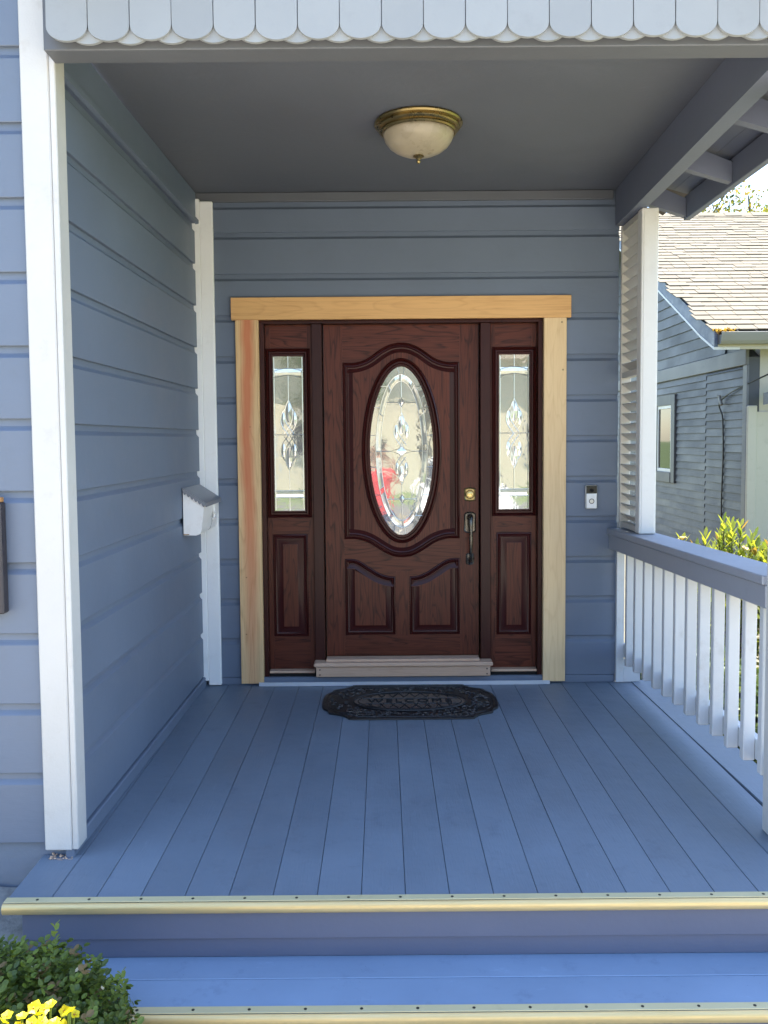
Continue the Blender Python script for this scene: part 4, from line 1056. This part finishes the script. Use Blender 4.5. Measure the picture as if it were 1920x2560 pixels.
rb.build('rake_board', M['nfascia'], NB)
rs = MB()
for (ya, za), (yb, zb) in zip(ln[:-1], ln[1:]):
    rs.add([(EX-.034, ya, za-.235), (EX-.034, yb, zb-.235), (EX-.034, yb, zb-.202), (EX-.034, ya, za-.202), (EX+.30, ya, za-.235), (EX+.30, yb, zb-.235), (EX+.30, yb, zb-.202), (EX+.30, ya, za-.202)], [(0, 3, 2, 1), (4, 5, 6, 7), (0, 1, 5, 4), (3, 7, 6, 2), (0, 4, 7, 3), (1, 2, 6, 5)])
rs.build('rake_soffit', M['white'], NB)
gu = MB(); gu.sweep2((EX+.02, EY-.02, 0, -1), (13, EY-.02, 0, -1), [(0, EZ-.20), (.085, EZ-.20), (.105, EZ-.16), (.120, EZ-.09), (.125, EZ-.055), (.110, EZ-.050), (.105, EZ-.085), (.0, EZ-.085)]); gu.build('gutter', M['gutter'], NB)
MB().box(EX+.02, 13, EY-.018, EY+.01, EZ-.26, EZ-.07, .004).build('fascia', M['ncream'], NB)
rnd = random.Random(4)
dl = MB()
for k in range(150):
    x, y = EX+rnd.gauss(.10, .06), EY-.06+rnd.gauss(0, .02); leaf(dl, Vector((x, y, EZ-.055+rnd.uniform(0, .03))), rv(rnd), Vector((0, 0, 1)), .05, .02, .1)
dl.build('dead_leaves', OLE[2], NB, kind='stuff')
pit = math.atan(SLP); Lr = math.hypot(RY-EY, RZ-EZ); exq = .185
wid = [.30, .24, .36, .20]
tabs = [MB().box(-w_/2+.003, w_/2-.003, 0, .24, 0, .0125, .002).data('shingle', M['nroof']) for w_ in wid]
rest = MB(); cands = []
nrow = int(Lr/exq)
for i in range(nrow):
    sdist = i*exq; x = EX-.04+rnd.uniform(-.12, 0)
    while x < 10.5:
        k = rnd.randrange(4); w_ = wid[k]; y = EY-.03+sdist*math.cos(pit); zz_ = EZ-.028+sdist*math.sin(pit)
        cands.append((x+w_/2, y, zz_+.0135, k, rnd.choice((0, 0, 0, .003, .006)))); x += w_
vis = [c for c in cands if c[0] < -.1+(c[1]+4.95)*.462+.3]
vis.sort(key=lambda c: c[1]); vis = vis[:298]; vs_ = set(vis)
for c in cands:
    X, Y, Z, k, th = c
    rot = (pit-R(3.7), 0, rnd.uniform(-.002, .002))
    if c in vs_: place('shingle', tabs[k], (X, Y, Z+th), NR, rot)
    else:
        mt = Matrix.Translation((X, Y, Z+th)) @ Matrix.Rotation(pit-R(3.7), 4, 'X'); w_ = wid[k]
        rest.box(-w_/2+.003, w_/2-.003, 0, .24, 0, .0125, 0, xf=lambda p, mt=mt: mt @ p)
rest.build('upper_shingles', M['nroof'], NR, kind='stuff')
for k in range(30):
    x = EX-.03+.26*k
    if x > 10: break
    m_ = MB(); m_.prism([(-.15, -.085), (0, .012), (.15, -.085), (.15, -.070), (0, .03), (-.15, -.070)], 0, .30)
    m_.v = [(x+v[1], RY+v[0], RZ+.012+v[2]+(.01 if k % 2 else 0)) for v in m_.v]; m_.build('ridge_shingle', M['nroof'], NR)
# service cable
CB = root('service_cable', (NX-.05, 6.9, 1.9), 'black service cable running down the neighbouring house wall', 'cable')
yc = 6.98
cbm = MB(); cbm.tube(smoothpts([Vector(p) for p in ((NX-.03, yc, -.2), (NX-.035, yc+.01, .5), (NX-.03, yc-.01, 1.2), (NX-.035, yc+.01, 1.7), (NX-.06, yc-.02, 1.98), (NX+.1, NY0-.4, 2.25), (NX+.9, NY0-.9, 2.62), (NX+3.0, NY0-2.2, 3.4))], 6), .011, 6); cbm.build('wire', M['cable'], CB, True)
cbm = MB(); cbm.tube([(NX-.07, yc+.06, 2.03), (NX-.07, yc-.03, 1.90)], .022, 8); cbm.tube([(NX-.07, yc+.12, 2.04), (NX-.05, yc+.02, 1.97)], .012, 6); cbm.build('clamp', M['gutter'], CB, True)

# ================================================================ STREET SIDE (mirrored in the door glass)
XH = root('stucco_house', (-5, -24, GZ), 'beige stucco house across the street mirrored in the door glass', 'house')
hb = MB(); hb.box(-14, 1.2, -32, -23, GZ, 4.6, 0); hb.build('wall', M['beige'], XH)
hr = MB(); hr.add([(-14.5, -22.5, 4.5), (1.7, -22.5, 4.5), (1.7, -27.5, 6.4), (-14.5, -27.5, 6.4), (1.7, -32.5, 4.5), (-14.5, -32.5, 4.5)], [(0, 1, 2, 3), (3, 2, 4, 5), (1, 4, 2), (0, 3, 5)]); hr.build('roof', M['roofdark'], XH)
m_ = MB(); m_.box(-8.4, -3.6, -22.99, -22.93, GZ, 1.95, .01); GD = m_.build('garage_door', M['white'], XH)
for z0 in (.25, .85, 1.45): MB().box(-8.3, -3.7, -22.929, -22.922, z0-.53, z0, .004).build('panel', M['white'], GD)
for (x0, x1, z0, z1) in ((-3.1, -1.9, .9, 2.2), (-7, -5.6, 2.7, 3.8)):
    m_ = MB(); m_.box(x0-.1, x1+.1, -22.99, -22.93, z0-.1, z1+.1, .01); WW = m_.build('window', M['white'], XH)
    MB().box(x0, x1, -22.929, -22.925, z0, z1, 0).build('pane', M['gap'], WW)
X2 = root('cream_house', (8, -26, GZ), 'cream sided house across the street with grey roof', 'house')
hb = MB(); hb.box(1.6, 15, -33, -25, GZ, 4.4, 0); hb.build('wall', M['beige'], X2)
hr = MB(); hr.add([(1.2, -24.5, 4.3), (15.5, -24.5, 4.3), (15.5, -29, 6.2), (1.2, -29, 6.2), (15.5, -33.5, 4.3), (1.2, -33.5, 4.3)], [(0, 1, 2, 3), (3, 2, 4, 5), (1, 4, 2), (0, 3, 5)]); hr.build('roof', M['nroof'], X2)
for x0 in (5, 9):
    m_ = MB(); m_.box(x0, x0+1.6, -24.99, -24.93, .7, 2.2, .01); WW = m_.build('window', M['white'], X2); MB().box(x0+.1, x0+1.5, -24.929, -24.925, .8, 2.1, 0).build('pane', M['gap'], WW)
tree(-1.9, -21.0, 6.5, 1.6, 41, 'street tree standing in front of the stucco house', 'street trees', HED, 2600, .22, 'street_tree')
tree(6.6, -21.2, 7.0, 2.2, 42, 'street tree standing in front of the cream house', 'street trees', HED, 2600, .22, 'street_tree')
for k in range(5):
    sheet('road_marking', M['yellow'], -9+4.2*k, -6.6+4.2*k, -15.05, -14.9, GZ-.008)
# white car parked nose-in at the kerb
CAR = root('parked_car', (1.45, -11.6, GZ), 'white hatchback at the kerb mirrored in the oval glass', 'car')
secs = [(-9.75, .60, .28, .62), (-9.80, .78, .22, .72), (-10.0, .84, .20, .80), (-10.9, .87, .20, .93), (-11.3, .87, .20, .97), (-13.3, .87, .20, 1.0), (-13.75, .82, .24, .95), (-13.85, .72, .32, .85)]
cm = MB(); nn = 12
for (y, hw, zl, zh) in secs:
    for k in range(nn):
        a = 2*math.pi*(k+.5)/nn; ca_, sa_ = math.cos(a), math.sin(a)
        ex_ = .42; px = 1.45+hw*math.copysign(abs(ca_)**ex_, ca_); pz = GZ+(zl+zh)/2+(zh-zl)/2*math.copysign(abs(sa_)**ex_, sa_); cm.v.append((px, y, pz))
for i in range(len(secs)-1):
    for k in range(nn): cm.f.append((i*nn+k, (i+1)*nn+k, (i+1)*nn+(k+1) % nn, i*nn+(k+1) % nn)); cm.mi.append(0)
cm.f += [tuple(range(nn)), tuple((len(secs)-1)*nn+k for k in range(nn))[::-1]]; cm.mi += [0, 0]
M['carw'] = mat('car_white', (.78, .78, .76), .2)
BD = cm.build('body', M['carw'], CAR, 'all')
cabin = [(-10.95, .72, .90), (-11.65, .62, 1.42), (-12.9, .62, 1.46), (-13.6, .70, .95)]
cm = MB()
for (y, hw, z) in cabin: cm.v += [(1.45-hw, y, GZ+z), (1.45+hw, y, GZ+z)]
cm.v += [(1.45-.78, -10.9, GZ+.88), (1.45+.78, -10.9, GZ+.88), (1.45-.78, -13.7, GZ+.88), (1.45+.78, -13.7, GZ+.88)]
cm.f = [(0, 1, 3, 2), (2, 3, 5, 4), (4, 5, 7, 6), (8, 0, 2, 4, 6, 10), (9, 11, 7, 5, 3, 1)]; cm.mi = [1, 0, 1, 1, 1]
cm.build('cabin', [M['carw'], M['black']], CAR)
for y in (-10.55, -12.95):
    for s in (-1, 1):
        wh = MB(); wh.lathe([(.20, s*.80), (.31, s*.81), (.32, s*.87), (.30, s*.895), (.19, s*.90)], (1.45, y, GZ+.325), 20, 'x')
        WH = wh.build('wheel', M['rubber'], CAR, True); MB().lathe([(.19, s*.895), (.06, s*.88), (0, s*.89)], (1.45, y, GZ+.325), 12, 'x').build('rim', M['satin'], WH, True)
for s in (-1, 1): MB().lathe([(.11, -.02), (.10, .03), (0, .05)], (1.45+s*.58, -9.80, GZ+.60), 14, 'y', (1.2, .6)).build('headlight', M['satin'], CAR, True)
MB().box(1.45-.35, 1.45+.35, -9.76, -9.735, GZ+.38, GZ+.5, .01).build('grille', M['black'], CAR)

# the person taking the picture, mirrored in the oval glass
def person():
    px, py = -.16, -5.42
    PR = root('person', (px, py, GZ), 'person in red shirt holding up a phone, mirrored in door glass', 'person')
    J = {'pel': (0, 0, .92), 'wai': (0, .01, 1.08), 'che': (0, 0, 1.30), 'nec': (0, .01, 1.46), 'chin': (0, .03, 1.53), 'hed': (0, .02, 1.62), 'top': (0, .0, 1.71)}
    E_ = [('pel', 'wai'), ('wai', 'che'), ('che', 'nec'), ('nec', 'chin'), ('chin', 'hed'), ('hed', 'top')]
    Rr = {'pel': (.155, .11), 'wai': (.14, .10), 'che': (.165, .11), 'nec': (.055, .055), 'chin': (.062, .075), 'hed': (.078, .095), 'top': (.045, .05)}
    for s, n_ in ((-1, 'l'), (1, 'r')):
        J.update({'sh'+n_: (s*.19, 0, 1.40), 'el'+n_: (s*.25, .17, 1.33), 'wr'+n_: (s*.10, .33, 1.62), 'ha'+n_: (s*.075, .40, 1.73), 'hi'+n_: (s*.095, 0, .86), 'kn'+n_: (s*.11, .03, .49), 'an'+n_: (s*.12, -.01, .09), 'to'+n_: (s*.14, .17, .035)})
        E_ += [('che', 'sh'+n_), ('sh'+n_, 'el'+n_), ('el'+n_, 'wr'+n_), ('wr'+n_, 'ha'+n_), ('pel', 'hi'+n_), ('hi'+n_, 'kn'+n_), ('kn'+n_, 'an'+n_), ('an'+n_, 'to'+n_)]
        Rr.update({'sh'+n_: (.062, .062), 'el'+n_: (.045, .045), 'wr'+n_: (.030, .030), 'ha'+n_: (.034, .022), 'hi'+n_: (.09, .095), 'kn'+n_: (.058, .058), 'an'+n_: (.042, .045), 'to'+n_: (.04, .03)})
        for f_ in range(4):
            a, b = 'f%s%d' % (n_, f_), 'g%s%d' % (n_, f_); xo = s*(.060-.0); zo = 1.715+.024*f_
            J[a] = (xo-s*.0, .425, zo); J[b] = (s*.035, .445, zo+.006); E_ += [('ha'+n_, a), (a, b)]; Rr[a] = (.009, .009); Rr[b] = (.007, .007)
        J['t'+n_] = (s*.055, .405, 1.70); J['u'+n_] = (s*.03, .425, 1.69); E_ += [('ha'+n_, 't'+n_), ('t'+n_, 'u'+n_)]; Rr['t'+n_] = (.010, .010); Rr['u'+n_] = (.008, .008)
    names = list(J); me = bpy.data.meshes.new('body'); me.from_pydata([J[k] for k in names], [(names.index(a), names.index(b)) for a, b in E_], [])
    ob = bpy.data.objects.new('body', me); COL.objects.link(ob); ob.parent = PR
    md = ob.modifiers.new('skin', 'SKIN')
    for k, v in zip(names, me.skin_vertices[0].data): v.radius = Rr[k]
    me.skin_vertices[0].data[0].use_root = True
    ss = ob.modifiers.new('sub', 'SUBSURF'); ss.levels = 1; ss.render_levels = 1
    bpy.context.view_layer.update()
    m2 = bpy.data.meshes.new_from_object(ob.evaluated_get(bpy.context.evaluated_depsgraph_get()))
    ob.modifiers.clear(); ob.data = m2; m2.materials.clear()
    for m_ in (mat('skin', (.50, .30, .21), .5), mat('red_shirt', (.62, .03, .035), .8), mat('jeans', (.05, .07, .13), .8), mat('shoe', (.03, .03, .03), .6)): m2.materials.append(m_)
    for p in m2.polygons:
        x, y, z_ = p.center
        i = 0
        if z_ < .07: i = 3
        elif z_ < .93: i = 2
        elif z_ < 1.46 and (abs(x) < .2 or z_ > 1.34) and y < .16: i = 1
        p.material_index = i; p.use_smooth = True
    hr_ = MB(); hc = Vector((px, py-.015, GZ+1.645))
    hr_.lathe([(.088, -.06), (.094, -.02), (.090, .03), (.070, .075), (.035, .095), (0, .1)], hc, 16, ex=(.95, 1.1)); hr_.build('hair', M['bark'], PR, 'all')
    ey = MB()
    for s in (-1, 1): ey.lathe([(0, -.004), (.011, 0), (0, .006)], (px+s*.032, py+.108, GZ+1.60), 8, 'y')
    ey.build('eyes', M['gap'], PR)
    nm = MB(); nm.tube([(px, py+.10, GZ+1.605), (px, py+.125, GZ+1.57), (px, py+.105, GZ+1.56)], [.008, .013, .008], 6)
    nm.build('nose', m2.materials[0], PR, True)
    ph = MB(); ph.box(px-.0353+.047-.004, px+.0353+.047-.004, -4.982, -4.974, 1.345, 1.483, .003)
    tag(ph.build('phone', M['black'], None, origin=(px+.043, -4.978, 1.345)), 'dark phone held up in both hands by the red-shirted person', 'phone')
person()
